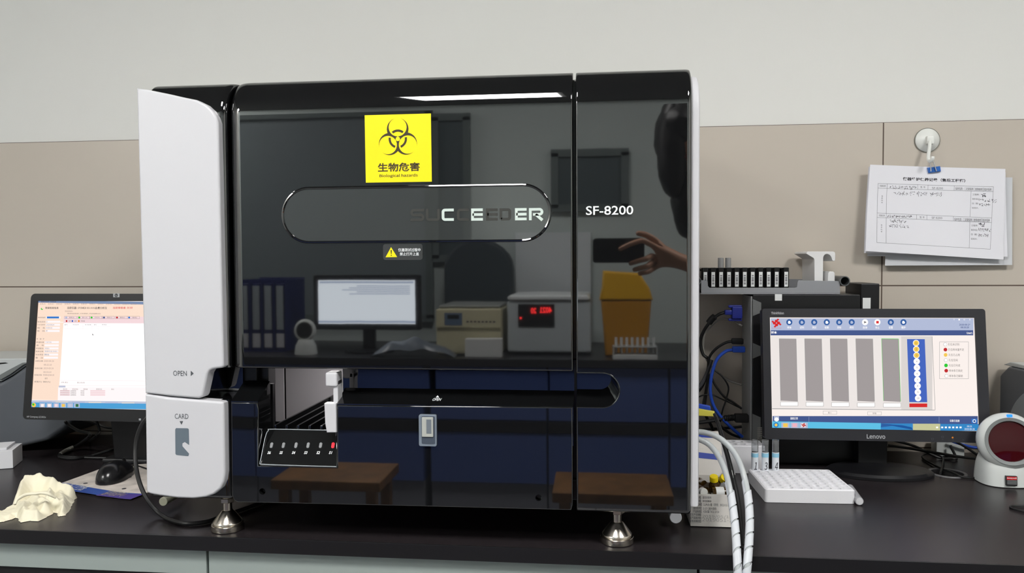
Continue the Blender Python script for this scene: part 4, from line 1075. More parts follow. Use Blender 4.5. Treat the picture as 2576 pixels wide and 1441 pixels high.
a = HFm.uv(*c1(1531, 490)); b = HFm.uv(*c1(1786, 470)); MB().bx(HFm.M.translation.x + a[0], HFm.M.translation.x + b[0], YT + 0.012, YT + 0.11, z0r, z0r + 0.008).build('base', m_hk, hk)

# ------------------------------------------------------------------ papers on the wall hook
m_pap = mat('paper', srgb(232, 232, 238), 0.7); m_pap2 = mat('paper_painted_shade', srgb(206, 208, 212), 0.7); m_pen = mat('paper_print', srgb(90, 90, 96), 0.7); m_hand = mat('pen_ink', srgb(56, 56, 62), 0.6); m_plw = mat('hook_plastic', srgb(232, 234, 230), 0.3); m_clip = mat('clip_blue', srgb(40, 104, 190), 0.35)  # second paper: the same sheet with shade put into its colour
YP = WALL_Y - 0.035
c4 = lambda x, y: (2150 + x * 426 / 1535, 300 + y * 400 / 1441)
v0 = at(*c4(133, 413), YP); v1 = at(*c4(1355, 452), YP)
PFM = frame(at(*c4(720, 840), YP), v1 - v0, (0, 0, 1)); PF = Fr(PFM)


def sheet(name, label, pts, yoff, curl, m_s, seed):
    """one hanging sheet of paper: four corners in the photo, bowed and with real thickness"""
    q = [PF.uv(*c4(*p)) for p in pts]; rr = random.Random(seed); k = rr.uniform(-1, 1)
    def f(i, j, o):
        u = (q[0][0] * (1 - i) + q[1][0] * i) * (1 - j) + (q[3][0] * (1 - i) + q[2][0] * i) * j
        v = (q[0][1] * (1 - i) + q[1][1] * i) * (1 - j) + (q[3][1] * (1 - i) + q[2][1] * i) * j
        w = yoff + curl * (j * j * (0.6 + 0.4 * math.cos(3 * i + k)) + 0.35 * (2 * i - 1) ** 2 * (1 - j)) + o
        return (u, v, w)
    n, m_ = 18, 14
    mb = MB(); mb.grid(lambda i, j: f(i, 1 - j, 0.0), n, m_, PFM); mb.grid(lambda i, j: f(1 - i, 1 - j, -0.0003), n, m_, PFM)
    return mb, lambda i, j: f(i, j, 0.0002)


GP = 'papers clipped to the wall hook'
for nm, lb, pts, yo, cu, mm, sd in (
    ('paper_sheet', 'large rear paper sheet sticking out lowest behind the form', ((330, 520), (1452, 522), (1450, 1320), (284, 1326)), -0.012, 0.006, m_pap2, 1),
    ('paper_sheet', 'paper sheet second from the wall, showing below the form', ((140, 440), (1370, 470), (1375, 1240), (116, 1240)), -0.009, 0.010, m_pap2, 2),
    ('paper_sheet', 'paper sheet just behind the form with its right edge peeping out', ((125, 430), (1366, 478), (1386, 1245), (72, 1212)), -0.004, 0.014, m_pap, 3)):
    mb, _ = sheet(nm, lb, pts, yo, cu, mm, sd); solo(mb, nm, mm, lb, 'paper', GP)
mb, FF = sheet('form', '', ((133, 413), (1355, 452), (1340, 1272), (78, 1195)), 0.0, 0.016, m_pap, 3)
form = thing('paper_form', 'front service record form with printed table and handwriting, hanging from the blue clip', 'paper', at(*c4(720, 840), YP), group=GP)
mb.build('sheet', m_pap, form)
# print and writing follow the bowed sheet
PW = [PF.uv(*c4(*p)) for p in ((133, 413), (1355, 452), (1340, 1272), (78, 1195))]


def bil(u, v):
    i, j = 0.5, 0.5
    for _ in range(12):
        e = lambda i, j: ((PW[0][0] * (1 - i) + PW[1][0] * i) * (1 - j) + (PW[3][0] * (1 - i) + PW[2][0] * i) * j, (PW[0][1] * (1 - i) + PW[1][1] * i) * (1 - j) + (PW[3][1] * (1 - i) + PW[2][1] * i) * j)
        a = e(i, j); b = e(i + 1e-4, j); c = e(i, j + 1e-4)
        m00, m01, m10, m11 = (b[0] - a[0]) / 1e-4, (c[0] - a[0]) / 1e-4, (b[1] - a[1]) / 1e-4, (c[1] - a[1]) / 1e-4
        dt = m00 * m11 - m01 * m10; ru, rv = u - a[0], v - a[1]
        i += (ru * m11 - rv * m01) / dt; j += (m00 * rv - m10 * ru) / dt
    return i, j


class Ink:
    def __init__(s): s.mb = MB()

    def P(s, x, y): i, j = bil(*PF.uv(*c4(x, y))); return PFM @ Vector(FF(i, j))

    def line(s, pts, t):
        for (x0, y0), (x1, y1) in zip(pts, pts[1:]):
            n = max(1, int(math.hypot(x1 - x0, y1 - y0) / 70)); d = Vector((x1 - x0, y1 - y0)).normalized(); o = Vector((-d.y, d.x)) * t / 2
            for k in range(n):
                a = (x0 + (x1 - x0) * k / n, y0 + (y1 - y0) * k / n); b = (x0 + (x1 - x0) * (k + 1) / n, y0 + (y1 - y0) * (k + 1) / n)
                s.mb.add([s.P(a[0] + o.x, a[1] + o.y), s.P(b[0] + o.x, b[1] + o.y), s.P(b[0] - o.x, b[1] - o.y), s.P(a[0] - o.x, a[1] - o.y)], [[0, 1, 2, 3][::-1]])

    def text(s, t, x0, y0, x1, y1, bold=0.0, slope=0.033):
        vs, fs = text_geo(t, bold, 0, 0, False)
        ax = min(v.x for v in vs); bx_ = max(v.x for v in vs); ay = min(v.y for v in vs); by = max(v.y for v in vs)
        s.mb.add([s.P(x0 + (v.x - ax) / (bx_ - ax) * (x1 - x0), y1 - (v.y - ay) / (by - ay) * (y1 - y0) + slope * (v.x - ax) / (bx_ - ax) * (x1 - x0)) for v in vs], fs)

    def scrawl(s, x0, y0, x1, h, seed, t=3, slope=0.03):
        """handwriting too small to read: quick pen strokes"""
        rr = random.Random(seed); x = x0
        while x < x1:
            w = h * rr.uniform(0.5, 0.9); yb = y0 + slope * (x - x0)
            for _ in range(rr.randint(3, 5)):
                a = (x + rr.uniform(0, w), yb + rr.uniform(-h / 2, h / 2)); an = rr.choice((0, 0.1, 1.4, 1.6, 0.8, 2.4)); l = h * rr.uniform(0.35, 0.8)
                b = (a[0] + math.cos(an) * l * 0.5, a[1] + math.sin(an) * l * 0.5); s.line([(a[0] - math.cos(an) * l * 0.5, a[1] - math.sin(an) * l * 0.5), a, (b[0] + rr.uniform(-3, 3), b[1])], t)
            x += w + h * 0.28


K = Ink()
K.text('仪器维护保养记录（售后工程师）', 434, 523, 1002, 555, 0.03)
K.build = K.mb.build; K.mb.build('form_title', m_hand, form)
K = Ink()
tl_, tr_, br_, bl_ = (206, 583), (1251, 612), (1219, 1177), (182, 1118)
lp = lambda a, b, t: (a[0] + (b[0] - a[0]) * t, a[1] + (b[1] - a[1]) * t)
pt = lambda u, v: lp(lp(tl_, tr_, u), lp(bl_, br_, u), v)
for v in (0, 0.078, 0.50, 0.575, 1): K.line([pt(0, v), pt(1, v)], 2.2)
for u, v0_, v1_ in ((0, 0, 1), (1, 0, 1), (0.08, 0, 1), (0.348, 0, .078), (0.438, 0, .078), (0.665, 0, .078), (0.345, .5, .575), (0.435, .5, .575), (0.668, .5, .575), (0.812, .078, .5), (0.812, .575, 1)): K.line([pt(u, v0_), pt(u, v1_)], 2.2)
for v in (0.022, 0.522):
    a, b = pt(0.015, v), pt(0.068, v + 0.03); K.text('仪器名称', a[0], a[1], b[0], b[1])
    a, b = pt(0.372, v), pt(0.415, v + 0.03); K.text('型  号', a[0], a[1], b[0], b[1])
    a, b = pt(0.675, v), pt(0.985, v + 0.032); K.text('保养性质：□定期保养□故障维修☑临时保养', a[0], a[1], b[0], b[1])
for v in (0.2, 0.69):
    for k, ch in enumerate('保养内容'): a, b = pt(0.034, v + k * 0.036), pt(0.046, v + k * 0.036 + 0.022); K.text(ch, a[0], a[1], b[0], b[1])
for v in (0.12, 0.62):
    for k, ch in enumerate(('工程师：', '联系电话：', '日  期：', '验收人：')): a, b = pt(0.825, v + k * 0.072), pt(0.885, v + k * 0.072 + 0.024); K.text(ch, a[0], a[1], b[0], b[1])
K.mb.build('form_table', m_pen, form)
K = Ink()
K.scrawl(318, 615, 545, 26, 1); K.text('SF-8200', 700, 614, 798, 632); K.scrawl(356, 670, 770, 32, 2); K.scrawl(290, 878, 500, 18, 3); K.text('SF-8200', 690, 884, 785, 902); K.scrawl(308, 922, 455, 24, 4); K.scrawl(302, 966, 480, 24, 5)
K.scrawl(1135, 688, 1190, 30, 6, 4); K.scrawl(1122, 736, 1258, 26, 7); K.scrawl(1126, 774, 1215, 20, 8); K.scrawl(1120, 960, 1170, 30, 9, 5); K.scrawl(1108, 1003, 1212, 22, 10); K.scrawl(1116, 1050, 1210, 20, 11)
K.mb.build('handwriting', m_hand, form)
# suction hook and clip
hp_ = at(*c4(655, 190), WALL_Y - 0.009); hr = (at(*c4(768, 190), WALL_Y - 0.009).x - at(*c4(540, 190), WALL_Y - 0.009).x) / 2
H = thing('suction_hook', 'round white suction cup hook on the tiled wall above the papers', 'hook', (hp_.x, WALL_Y - 0.009, hp_.z))
MB().lathe([(0, 0.016), (hr * 0.25, 0.0155), (hr * 0.7, 0.010), (hr * 0.94, 0.004), (hr, 0.0015), (hr, 0.0002), (0, 0.0002)], (hp_.x, WALL_Y - 0.009, hp_.z), (0, -1, 0), 48).build('suction_cup', m_plw, H)
MB().lathe([(hr * 0.965, 0.0005), (hr * 1.02, 0.0005), (hr * 1.02, 0.003), (hr * 0.965, 0.003)], (hp_.x, WALL_Y - 0.009, hp_.z), (0, -1, 0), 48).build('rim', mat('cup_rim', srgb(150, 150, 140), 0.2, trans=0.3), H)
q0 = at(*c4(682, 190), WALL_Y - 0.028); MB().box((q0.x, WALL_Y - 0.027, q0.z), (0.017, 0.014, 0.020), 0.004).build('lever', m_plw, H)
pts = [at(*c4(x, y), Y) for x, y, Y in ((682, 200, .676), (678, 260, .670), (668, 330, .664), (672, 372, .655), (690, 376, .645), (706, 358, .640), (708, 338, .640))]
MB().tube(pts, 0.0038, 10, 8).build('hook', m_plw, H)
Cc = thing('binder_clip', 'blue binder clip hanging from the white hook and gripping the papers', 'clip', at(*c4(715, 460), YP))
MB().prism([PF.uv(*c4(x, y)) for x, y in ((655, 440), (766, 426), (773, 474), (666, 488))], -0.014, 0.006, PFM, 0.0015).build('clamp', m_clip, Cc)
for a in (((684, 385), (690, 440), (692, 472)), ((712, 380), (728, 430), (742, 470))):
    MB().tube([at(*c4(x, y), YP - 0.008) for x, y in a], 0.0011, 6, 6).build('wire_arm', m_alu, Cc)

# ------------------------------------------------------------------ foam racks, tubes, reagent box
m_foam = mat('foam_white', srgb(230, 230, 234), 0.75, bump=0.12, bscale=700)


def foam_rack(name, label, o, ex, ey, h, nx, ny, r, bev):
    """a foam block with rows of round wells; o: front left corner, ex/ey edge vectors"""
    ux, uy = ex.normalized(), ey.normalized(); M = frame(o, ex, ey); lx, ly = ex.length, ey.length
    # M: x along the front, y to the back, z up
    T = MB(); b = bmesh.new()
    px_ = lx / (nx + 0.35); py_ = ly / (ny + 0.35); n = 12
    def V(x, y, z): return T.V.append(M @ Vector((x, y, z))) or len(T.V) - 1
        # top sheet with holes: each cell is a square ring round its well
    m0x, m0y = (lx - nx * px_) / 2, (ly - ny * py_) / 2
    side = rrect(0, 0, lx, ly, 0.006, 4)
    for i in range(nx):
        for j in range(ny):
            cx_, cy_ = m0x + (i + 0.5) * px_, m0y + (j + 0.5) * py_
            ring = [(cx_ + r * math.cos(2 * math.pi * k / n + math.pi / 4), cy_ + r * math.sin(2 * math.pi * k / n + math.pi / 4)) for k in range(n)]
            sq = []
            for k in range(n):
                a = 2 * math.pi * k / n + math.pi / 4; c, s_ = math.cos(a), math.sin(a); f = 1 / max(abs(c), abs(s_)); sq.append((cx_ + c * f * px_ / 2, cy_ + s_ * f * py_ / 2))
            vs = [(*p, h) for p in sq] + [(*p, h) for p in ring] + [(*p, h * 0.72) for p in ring]
            fs = [[k, (k + 1) % n, n + (k + 1) % n, n + k] for k in range(n)] + [[n + k, n + (k + 1) % n, 2 * n + (k + 1) % n, 2 * n + k] for k in range(n)] + [list(range(2 * n, 3 * n))]
            T.add(vs, fs, M)
    # margin and rounded outer wall
    inn = [(m0x, m0y), (lx - m0x, m0y), (lx - m0x, ly - m0y), (m0x, ly - m0y)]
    so = rrect(0.002, 0.002, lx - 0.002, ly - 0.002, 0.005, 4); q = len(so) // 4; od = [2, 3, 0, 1]
    vs = [(*p, h) for p in so] + [(*p, h) for p in inn]; no = len(so); fs = []
    for k in range(4):
        for i in range(k * q, (k + 1) * q - 1): fs.append([i, i + 1, no + od[k]])
        fs.append([(k + 1) * q - 1, ((k + 1) * q) % no, no + od[(k + 1) % 4], no + od[k]])
    T.add(vs, fs, M)
    vs = [(*p, h) for p in so] + [(*p, h - 0.002) for p in side] + [(*p, 0.0005) for p in side]
    fs = [[i, no + i, no + (i + 1) % no, (i + 1) % no] for i in range(no)] + [[no + i, 2 * no + i, 2 * no + (i + 1) % no, no + (i + 1) % no] for i in range(no)]
    T.add(vs, fs, M)
    return T, M, (m0x, m0y, px_, py_)


fl, fr, bl = desk(1925, 1266), desk(2163, 1267), desk(1882, 1180)
hF = 0.028
hF = 0.026; fl, fr = desk(1925, 1264), desk(2152, 1268); bl = desk(1885, 1177.5, hF); bl.z = 0
T, FM, cell = foam_rack('foam_rack', '', fl, fr - fl, bl - fl, hF, 9, 9, 0.0071, 0.004)
ft = solo(T, 'foam_rack', m_foam, 'white foam tube rack lying flat before the right monitor foot, three tubes standing in it', 'foam rack')
bo = desk(1812, 1190); b2 = desk(1925, 1192)
T, FM2, c2_ = foam_rack('foam_rack', '', Vector((bo.x, 0.475, 0)), Vector((b2.x - bo.x, 0, 0)), Vector((0, 0.055, 0)), at(1860, 1121, 0.475).z, 5, 2, 0.0085, 0.004)
solo(T, 'foam_rack', m_foam, 'taller white foam block with round wells, behind the flat foam rack', 'foam rack')
m_gl = mat('tube_glass', (0.86, 0.88, 0.9), 0.06, trans=0.85, ior=1.3); m_tl = mat('tube_label', srgb(226, 230, 236), 0.5); m_lb = mat('label_blue', srgb(150, 205, 230), 0.5)
i0, j0 = 0, 8
for k, (x, num) in enumerate(((1892.5, '1'), (1914, '3'), (1935, '4'))):
    bb = FM @ Vector((cell[0] + (k * 1.18 + 0.5) * cell[2], cell[1] + 8.5 * cell[3], hF * 0.72 + 0.0003)); Y = bb.y
    p = Vector((bb.x, bb.y, 0)); pxx = at(x, 1180, Y)
    p.x = bb.x
    zt_t = at(x, 1106, Y).z; zl1 = at(x, 1136, Y).z; zl0 = hF * 0.75
    r_t = 0.0066
    tt = thing('test_tube', 'clear test tube with white label marked %s standing in the foam rack' % num, 'test tube', (p.x, p.y, bb.z), group='test tubes standing in the foam rack')
    MB().lathe([(0, bb.z), (r_t * 0.7, bb.z + 0.001), (r_t, bb.z + 0.006), (r_t, zt_t), (r_t - 0.0008, zt_t), (r_t - 0.0008, bb.z + 0.006), (0, bb.z + 0.003)], (p.x, p.y, 0), seg=24).build('glass', m_gl, tt)
    lab = MB().lathe([(r_t + 0.0002, zl0 + 0.001), (r_t + 0.0002, zl1)], (p.x, p.y, 0), seg=24).build('label', m_tl, tt)
    MB().lathe([(r_t + 0.0004, zl1 - 0.010), (r_t + 0.0004, zl1 - 0.002)], (p.x, p.y, 0), seg=24).build('label_band', m_lb, lab)
    nM = frame((p.x, p.y - r_t - 0.0009, (zl0 + zl1) / 2 - 0.004), (1, 0, 0), (0, 0, 1)); MB().text(num, (-0.0028, -0.009, 0.0032, 0.006), 0, nM, 0.0, 0.15).build('number', m_hand, lab)
# loose tube lying by the rack
p0, p1 = desk(2162, 1261, 0.0075), desk(2134, 1222, 0.0075)
lt_ = thing('plastic_tube', 'grey plastic tube lying on the bench against the flat foam rack', 'tube', p0)
MB().cyl(p0, p0 + (p1 - p0).normalized() * 0.085, 0.0074, seg=24, bev=0.0008).build('tube_body', mat('tube_grey', srgb(176, 176, 180), 0.3, trans=0.2), lt_)
MB().cyl(p0 - (p1 - p0).normalized() * 0.0012, p0, 0.006, seg=20).build('cap', mat('tube_end', srgb(206, 206, 210), 0.4), lt_)
# open reagent carton with vials
m_cart = mat('carton_white', srgb(222, 218, 212), 0.6); m_cblue = mat('carton_blue', srgb(56, 76, 170), 0.5); m_amber = mat('amber_glass', srgb(92, 66, 26), 0.12, ior=1.5, trans=0.45); m_vcap = mat('vial_cap_yellow', srgb(240, 214, 10), 0.4); m_vw = mat('vial_white', srgb(220, 220, 216), 0.45)
xa_, xb_ = 0.1585, 0.2285; ya, yb = 0.136, 0.236; hb = at(1780, 1243, ya).z; tk = 0.0012
BX = thing('reagent_carton', 'open white cardboard reagent carton with blue stripes, filled with small vials', 'box', ((xa_ + xb_) / 2, (ya + yb) / 2, 0))
fw = MB().bx(xa_, xb_, ya, ya + tk, 0.0004, hb).build('front_wall', m_cart, BX)
mb = MB().bx(xa_, xa_ + tk, ya + tk, yb, 0.0004, hb); mb.bx(xb_ - tk, xb_, ya + tk, yb, 0.0004, hb + 0.012); mb.bx(xa_, xb_, yb, yb + tk, 0.0004, hb + 0.005); mb.bx(xa_, xb_, ya, yb, 0.0004, 0.0014); mb.build('walls', m_cart, BX)
zs0, zs1 = hb + 0.005, at(1780, 1127, yb + 0.02).z
LMx = frame(((xa_ + xb_) / 2, yb + 0.0005, zs0), (1, 0, 0), (0, 0.02, zs1 - zs0)); LX = Fr(LMx); hl = math.hypot(0.02, zs1 - zs0); wl_ = (xb_ - xa_) / 2
lid = MB().bx(-wl_, wl_, 0, hl, -tk, 0, M=LMx).build('lid', m_cart, BX)
MB().flat([LX.uv(1740, 1135), LX.uv(1747, 1136), LX.uv(1806, 1143), (wl_, LX.uv(1845, 1148)[1]), (wl_, LX.uv(1846, 1161)[1]), LX.uv(1800, 1156), LX.uv(1740, 1150)], 0.0003, LMx).build('stripe', m_cblue, lid)
FMx = frame(((xa_ + xb_) / 2, yb + 0.0205, zs1), (1, 0, 0), (0, 0.06, 0.035)); FX = Fr(FMx)
flp = MB().bx(-wl_, wl_, 0, 0.045, -tk, 0, M=FMx).build('lid_flap', m_cart, BX)
MB().flat([(-wl_ + 0.005, 0.030), (wl_ * 0.85, 0.026), (wl_ * 0.98, 0.034), (-wl_ + 0.005, 0.038)], 0.0003, FMx).build('stripe', m_cblue, flp)
BF = Fr(frame((0.19, ya, 0.03), (1, 0, 0), (0, 0, 1))); c5 = lambda x, y: (1700 + x * 560 / 2118, 1060 + y * 381 / 1441)
mt = MB()
for k, (x0, y0, x1, h_, tx) in enumerate(((165, 732, 338, 20, '包装要求】 详见说明书'), (165, 766, 338, 20, '注意事项】 详见说明书'), (165, 802, 520, 20, '包装规格】 12人份/盒（货号：BX1001-12）'), (165, 836, 386, 20, '储存条件】 2-25℃避光保存'), (165, 868, 412, 20, '产品标准】 YZB/国 7812-2014'), (140, 895, 240, 20, '【生产日期】'), (140, 926, 240, 20, '【产品批号】'), (140, 957, 240, 20, '【有效期至】'))):
    a = BF.uv(*c5(x0, y0)); b = BF.uv(*c5(x1, y0 - h_)); mt.text(tx, (a[0], a[1], b[0], b[1]), 0.0003, BF.M)
mt.build('carton_print', m_gry, fw)
mt = MB(); 
for x0, y0, x1, tx in ((250, 918, 535, '2019/05/15'), (250, 948, 535, '2019051-1'), ): a = BF.uv(*c5(x0, y0)); b = BF.uv(*c5(x1, y0 - 24)); mt.text(tx, (a[0], a[1], b[0], b[1]), 0.0003, BF.M)
mt.build('date_stamp', mat('stamp_grey', srgb(168, 166, 162), 0.6), fw)


def vial(k, c, ax, cap, lab=None):
    ax = Vector(ax).normalized(); c = Vector(c)
    T = thing('vial', VL[k], 'vial', c, group='vials lying in the reagent carton')
    MB().lathe([(0, -0.016), (0.0085, -0.0155), (0.009, -0.014), (0.009, 0.008), (0.006, 0.0125), (0.006, 0.016), (0, 0.016)], c, ax, 22).build('bottle', m_amber, T)
    MB().lathe([(0, 0.0238), (0.0066, 0.0232), (0.0072, 0.022), (0.0072, 0.0142), (0, 0.0142)], c, ax, 22).build('cap', cap, T)
    if lab: MB().lathe([(0.0092, -0.010), (0.0092, 0.004)], c, ax, 22).build('label', m_lab, T)


VL = ('amber vial with bright yellow cap pointing up in the carton', 'amber vial with yellow cap lying behind the upright yellow cap', 'dark amber vial lying at the left of the carton', 'dark amber vial lying across the middle of the carton', 'amber vial with white cap at the front left of the carton', 'amber vial with white label at the front of the carton', 'amber vial with white cap leaning against the right carton wall')
vm = lambda px_, py_, Y: at(px_, py_, Y)
vial(0, vm(1797, 1226, .175), (-0.1, -0.35, 1), m_vcap); vial(1, vm(1808, 1216, .205), (0.3, -0.6, 0.6), m_vcap); vial(2, vm(1752, 1212, .20), (0.5, -1, 0.1), m_amber)
vial(3, vm(1772, 1226, .185), (1, -0.5, 0.15), m_amber); vial(4, vm(1757, 1232, .165), (0.3, -1, 0.1), m_vw); vial(5, vm(1814, 1238, .160), (1, 0.1, 0), m_amber, 1); vial(6, vm(1826, 1212, .195), (0.4, -0.5, 1), m_vw, 1)
# drain hoses wound with spiral wrap, running over the bench edge
m_hose = mat('hose_clear', srgb(214, 220, 222), 0.22, trans=0.35, ior=1.4); m_wrap = mat('spiral_wrap', srgb(222, 226, 232), 0.3, trans=0.2, ior=1.4)


def hose(name, label, pts, r, turns, start):
    P = [at(*p) for p in pts]; T = thing(name, label, 'hose', P[-1], group='white drain hoses beside the analyzer')
    MB().tube(P, r, 14, 10).build('tube', m_hose, T)
    C_ = catmull(P, 24); C_ = C_[int(len(C_) * start):]
    L = [0]
    for a, b in zip(C_, C_[1:]): L.append(L[-1] + (b - a).length)
    # flat ribbon wound round the tube
    V = []; ns = 26 * turns; u = None
    def pos(d):
        for i in range(len(L) - 1):
            if L[i + 1] >= d: t = (d - L[i]) / max(1e-9, L[i + 1] - L[i]); return C_[i].lerp(C_[i + 1], t), (C_[i + 1] - C_[i]).normalized()
        return C_[-1], (C_[-1] - C_[-2]).normalized()
    Wd = L[-1] / turns * 0.84; mb = MB(); rows = []
    for k in range(ns + 1):
        d = (L[-1] - Wd) * k / ns; p, t = pos(d); row = []
        u = t.orthogonal().normalized() if u is None else (u - t * u.dot(t)).normalized()
        w = t.cross(u); an = 2 * math.pi * k / 26
        for e, rr in ((0, r + 0.0006), (1, r + 0.0006), (1, r + 0.0016), (0, r + 0.0016)):
            p2, t2 = pos(d + e * Wd); row.append(p2 + (u * math.cos(an) + w * math.sin(an)) * rr)
        rows.append(row)
    vs = [v for r_ in rows for v in r_]; fs = []
    for k in range(ns):
        for q in range(4): q2 = (q + 1) % 4; fs.append([4 * k + q, 4 * k + q2, 4 * k + 4 + q2, 4 * k + 4 + q])
    mb.add(vs, fs); mb.build('spiral_wrap', m_wrap, T)


hose('drain_hose', 'outer white spiral-wrapped hose bowing widest and hanging over the bench edge', [(1746, 1086, .122), (1768, 1087, .122), (1799, 1096, .118), (1830, 1118, .112), (1855, 1152, .105), (1872, 1198, .092), (1882, 1250, .068), (1886, 1305, .042), (1885, 1350, .018), (1882, 1395, -.004), (1878, 1445, -.014), (1874, 1510, -.017), (1872, 1850, -.018), (1874, 2200, -.018)], 0.0048, 24, 0.40)
hose('drain_hose', 'inner white spiral-wrapped hose nearest the analyzer, hanging over the bench edge', [(1746, 1103, .100), (1762, 1106, .100), (1786, 1120, .098), (1809, 1150, .094), (1826, 1190, .086), (1838, 1240, .072), (1846, 1295, .046), (1851, 1345, .020), (1854, 1395, -.006), (1856, 1445, -.016), (1856, 1510, -.019), (1852, 1850, -.019), (1850, 2200, -.019)], 0.0047, 24, 0.37)
for nm, lb, pts, r in (('black_lead', 'black lead dropping from the yellow strip between the two hoses', [(1797, 1040, .132), (1808, 1075, .132), (1818, 1112, .130), (1829, 1150, .126), (1840, 1200, .116), (1852, 1260, .096), (1862, 1330, .064), (1866, 1380, .034)], 0.0026), ('black_lead', 'thinner black lead twined beside the lead between the hoses', [(1803, 1048, .127), (1816, 1085, .124), (1827, 1122, .121), (1838, 1160, .117), (1849, 1205, .108), (1858, 1245, .094), (1866, 1300, .070), (1871, 1370, .036)], 0.0014)):
    solo(MB().tube([at(*p) for p in pts], r, 8), nm, m_rub, lb, 'cable', 'black leads running with the hoses')
for nm, lb, c, q, Y in (('blue_strip', 'flat blue plastic strip sticking out behind the analyzer above the yellow one', srgb(40, 76, 190), ((1740, 1013), (1787, 1022), (1789, 1034), (1740, 1030)), .150), ('yellow_strip', 'flat yellow plastic strip sticking out behind the analyzer under the blue one', srgb(216, 206, 84), ((1742, 1026), (1798, 1036), (1797, 1048), (1742, 1045)), .138)):
    f_ = Fr(frame((0.2, Y, 0.2), (1, 0, 0), (0, 0, 1))); solo(MB().prism([f_.uv(*p) for p in q], -0.008, 0, f_.M, 0.001), nm, mat(nm, c, 0.4), lb, 'plastic strip')

# ------------------------------------------------------------------ barcode scanner, printers, small things on the right
m_scw = mat('scanner_white', srgb(206, 210, 208), 0.35); m_scg = mat('scanner_ring', srgb(126, 130, 130), 0.35); m_lens = mat('scanner_lens', (0.045, 0.002, 0.004), 0.04, ior=1.4)
sp = desk(2540, 1228); c6 = lambda x, y: (2240 + x * 336 / 895, 900 + y * 541 / 1441)
BS = thing('barcode_scanner', 'white tabletop barcode scanner with round dark red window and blue light', 'barcode scanner', (sp.x + 0.003, sp.y + 0.05, 0))
ys = sp.y; pc = at(*c6(808, 560), ys + 0.006); rl = 0.0395
xb0 = at(*c6(603, 850), ys + 0.03).x; xcn = pc.x + 0.002; hw = xcn - xb0
zs = at(*c6(700, 640), ys + 0.03).z
# body: rounded foot narrowing to the neck
def body(i, j):
    a = 2 * math.pi * i; zz = zs * j; k = 1 - 0.12 * j ** 2 - 0.28 * max(0, j - 0.55) ** 1.5
    sq = lambda c: math.copysign(abs(c) ** 0.72, c)
    return (xcn + hw * k * sq(math.cos(a)), ys + 0.042 + 0.043 * (k - 0.1 * j) * sq(math.sin(a)), 0.0015 + zz)
MB().grid(body, 40, 14).add([body(i / 40, 1) for i in range(40)], [list(range(40))]).build('foot', m_scw, BS)
MB().lathe([(0, 0.0004), (1, 0.0004), (1, 0.003), (0, 0.003)], (0, 0, 0), seg=40, M=Matrix.Translation((xcn, ys + 0.042, 0)) @ Matrix.Diagonal((hw * 0.98, 0.042, 1, 1))).build('foot_pad', m_rub, BS)
hr_ = at(*c6(800, 560), ys + 0.02).z; ztop = at(*c6(808, 356), ys + 0.03).z; rH = ztop - pc.z
ax_ = Vector((-0.12, -1, 0.18)).normalized()
MB().lathe([(0, -0.030), (rH * 0.55, -0.029), (rH * 0.85, -0.022), (rH * 0.99, -0.012), (rH, -0.004), (rH * 0.96, 0.004), (rH * 0.86, 0.009), (rl + 0.006, 0.011), (rl + 0.006, 0.004), (0, 0.004)], pc - ax_ * 0.012, ax_, 48).build('head', m_scw, BS)
MB().lathe([(rl + 0.0065, 0.004), (rl + 0.0065, 0.0125), (rl, 0.011), (rl, 0.004)], pc - ax_ * 0.012, ax_, 48).build('window_ring', m_scg, BS)
MB().lathe([(0, 0.0095), (rl * 0.6, 0.0085), (rl, 0.0065), (rl, 0.002), (0, 0.002)], pc - ax_ * 0.012, ax_, 48).build('window', m_lens, BS)
p = pc - ax_ * 0.012 + ax_ * 0.0085 + Vector((0.001, 0, 0)); uu = (Vector((0, 0, 1)) - ax_ * ax_.z).normalized(); bp_ = p + uu * (rH * 0.89)
MB().box((0, 0, 0), (0.010, 0.0035, 0.006), 0.001, frame(bp_, (1, 0, 0), ax_)).build('status_light', glow('scan_blue', srgb(30, 120, 255), 2.0), BS)
SFm = Fr(frame((xcn, ys - 0.0035, 0.02), (1, 0, 0), (0, 0.05, 1)))
a, b = SFm.uv(*c6(776, 857)), SFm.uv(*c6(850, 793)); bd = MB().prism(rrect(a[0], a[1], b[0], b[1], 0.001), -0.012, 0.0, SFm.M).build('badge', m_blk2, BS)
SFm = Fr(frame(SFm.M.translation, (1, 0, 0), (0, 0.05, 1)))
a2 = SFm.uv(*c6(779, 816)); b2_ = SFm.uv(*c6(847, 797)); MB().rect(a2[0], a2[1], b2_[0], b2_[1], 0.0002, SFm.M).build('badge_red', mat('badge_red', srgb(200, 36, 40), 0.4), bd)
mt = MB(); a, b = SFm.uv(*c6(781, 812)), SFm.uv(*c6(845, 801)); mt.text('Honeywell', (a[0], a[1], b[0], b[1]), 0.0004, SFm.M, 0.01); mt.build('badge_lettering', m_lab, bd)
mb = MB()
for k in range(3): a = SFm.uv(*c6(782, 826 + k * 10)); b = SFm.uv(*c6(846, 822 + k * 10)); mb.rect(a[0], a[1], b[0], b[1], 0.0003, SFm.M)
mb.build('badge_lines', m_scg, bd)
q0, q1 = at(*c6(609, 640), ys + 0.03), at(*c6(640, 570), ys + 0.03); MB().bx(q0.x, q1.x, ys + 0.02, ys + 0.036, q0.z, q1.z, 0.003).build('cradle_arm', m_scw, BS)
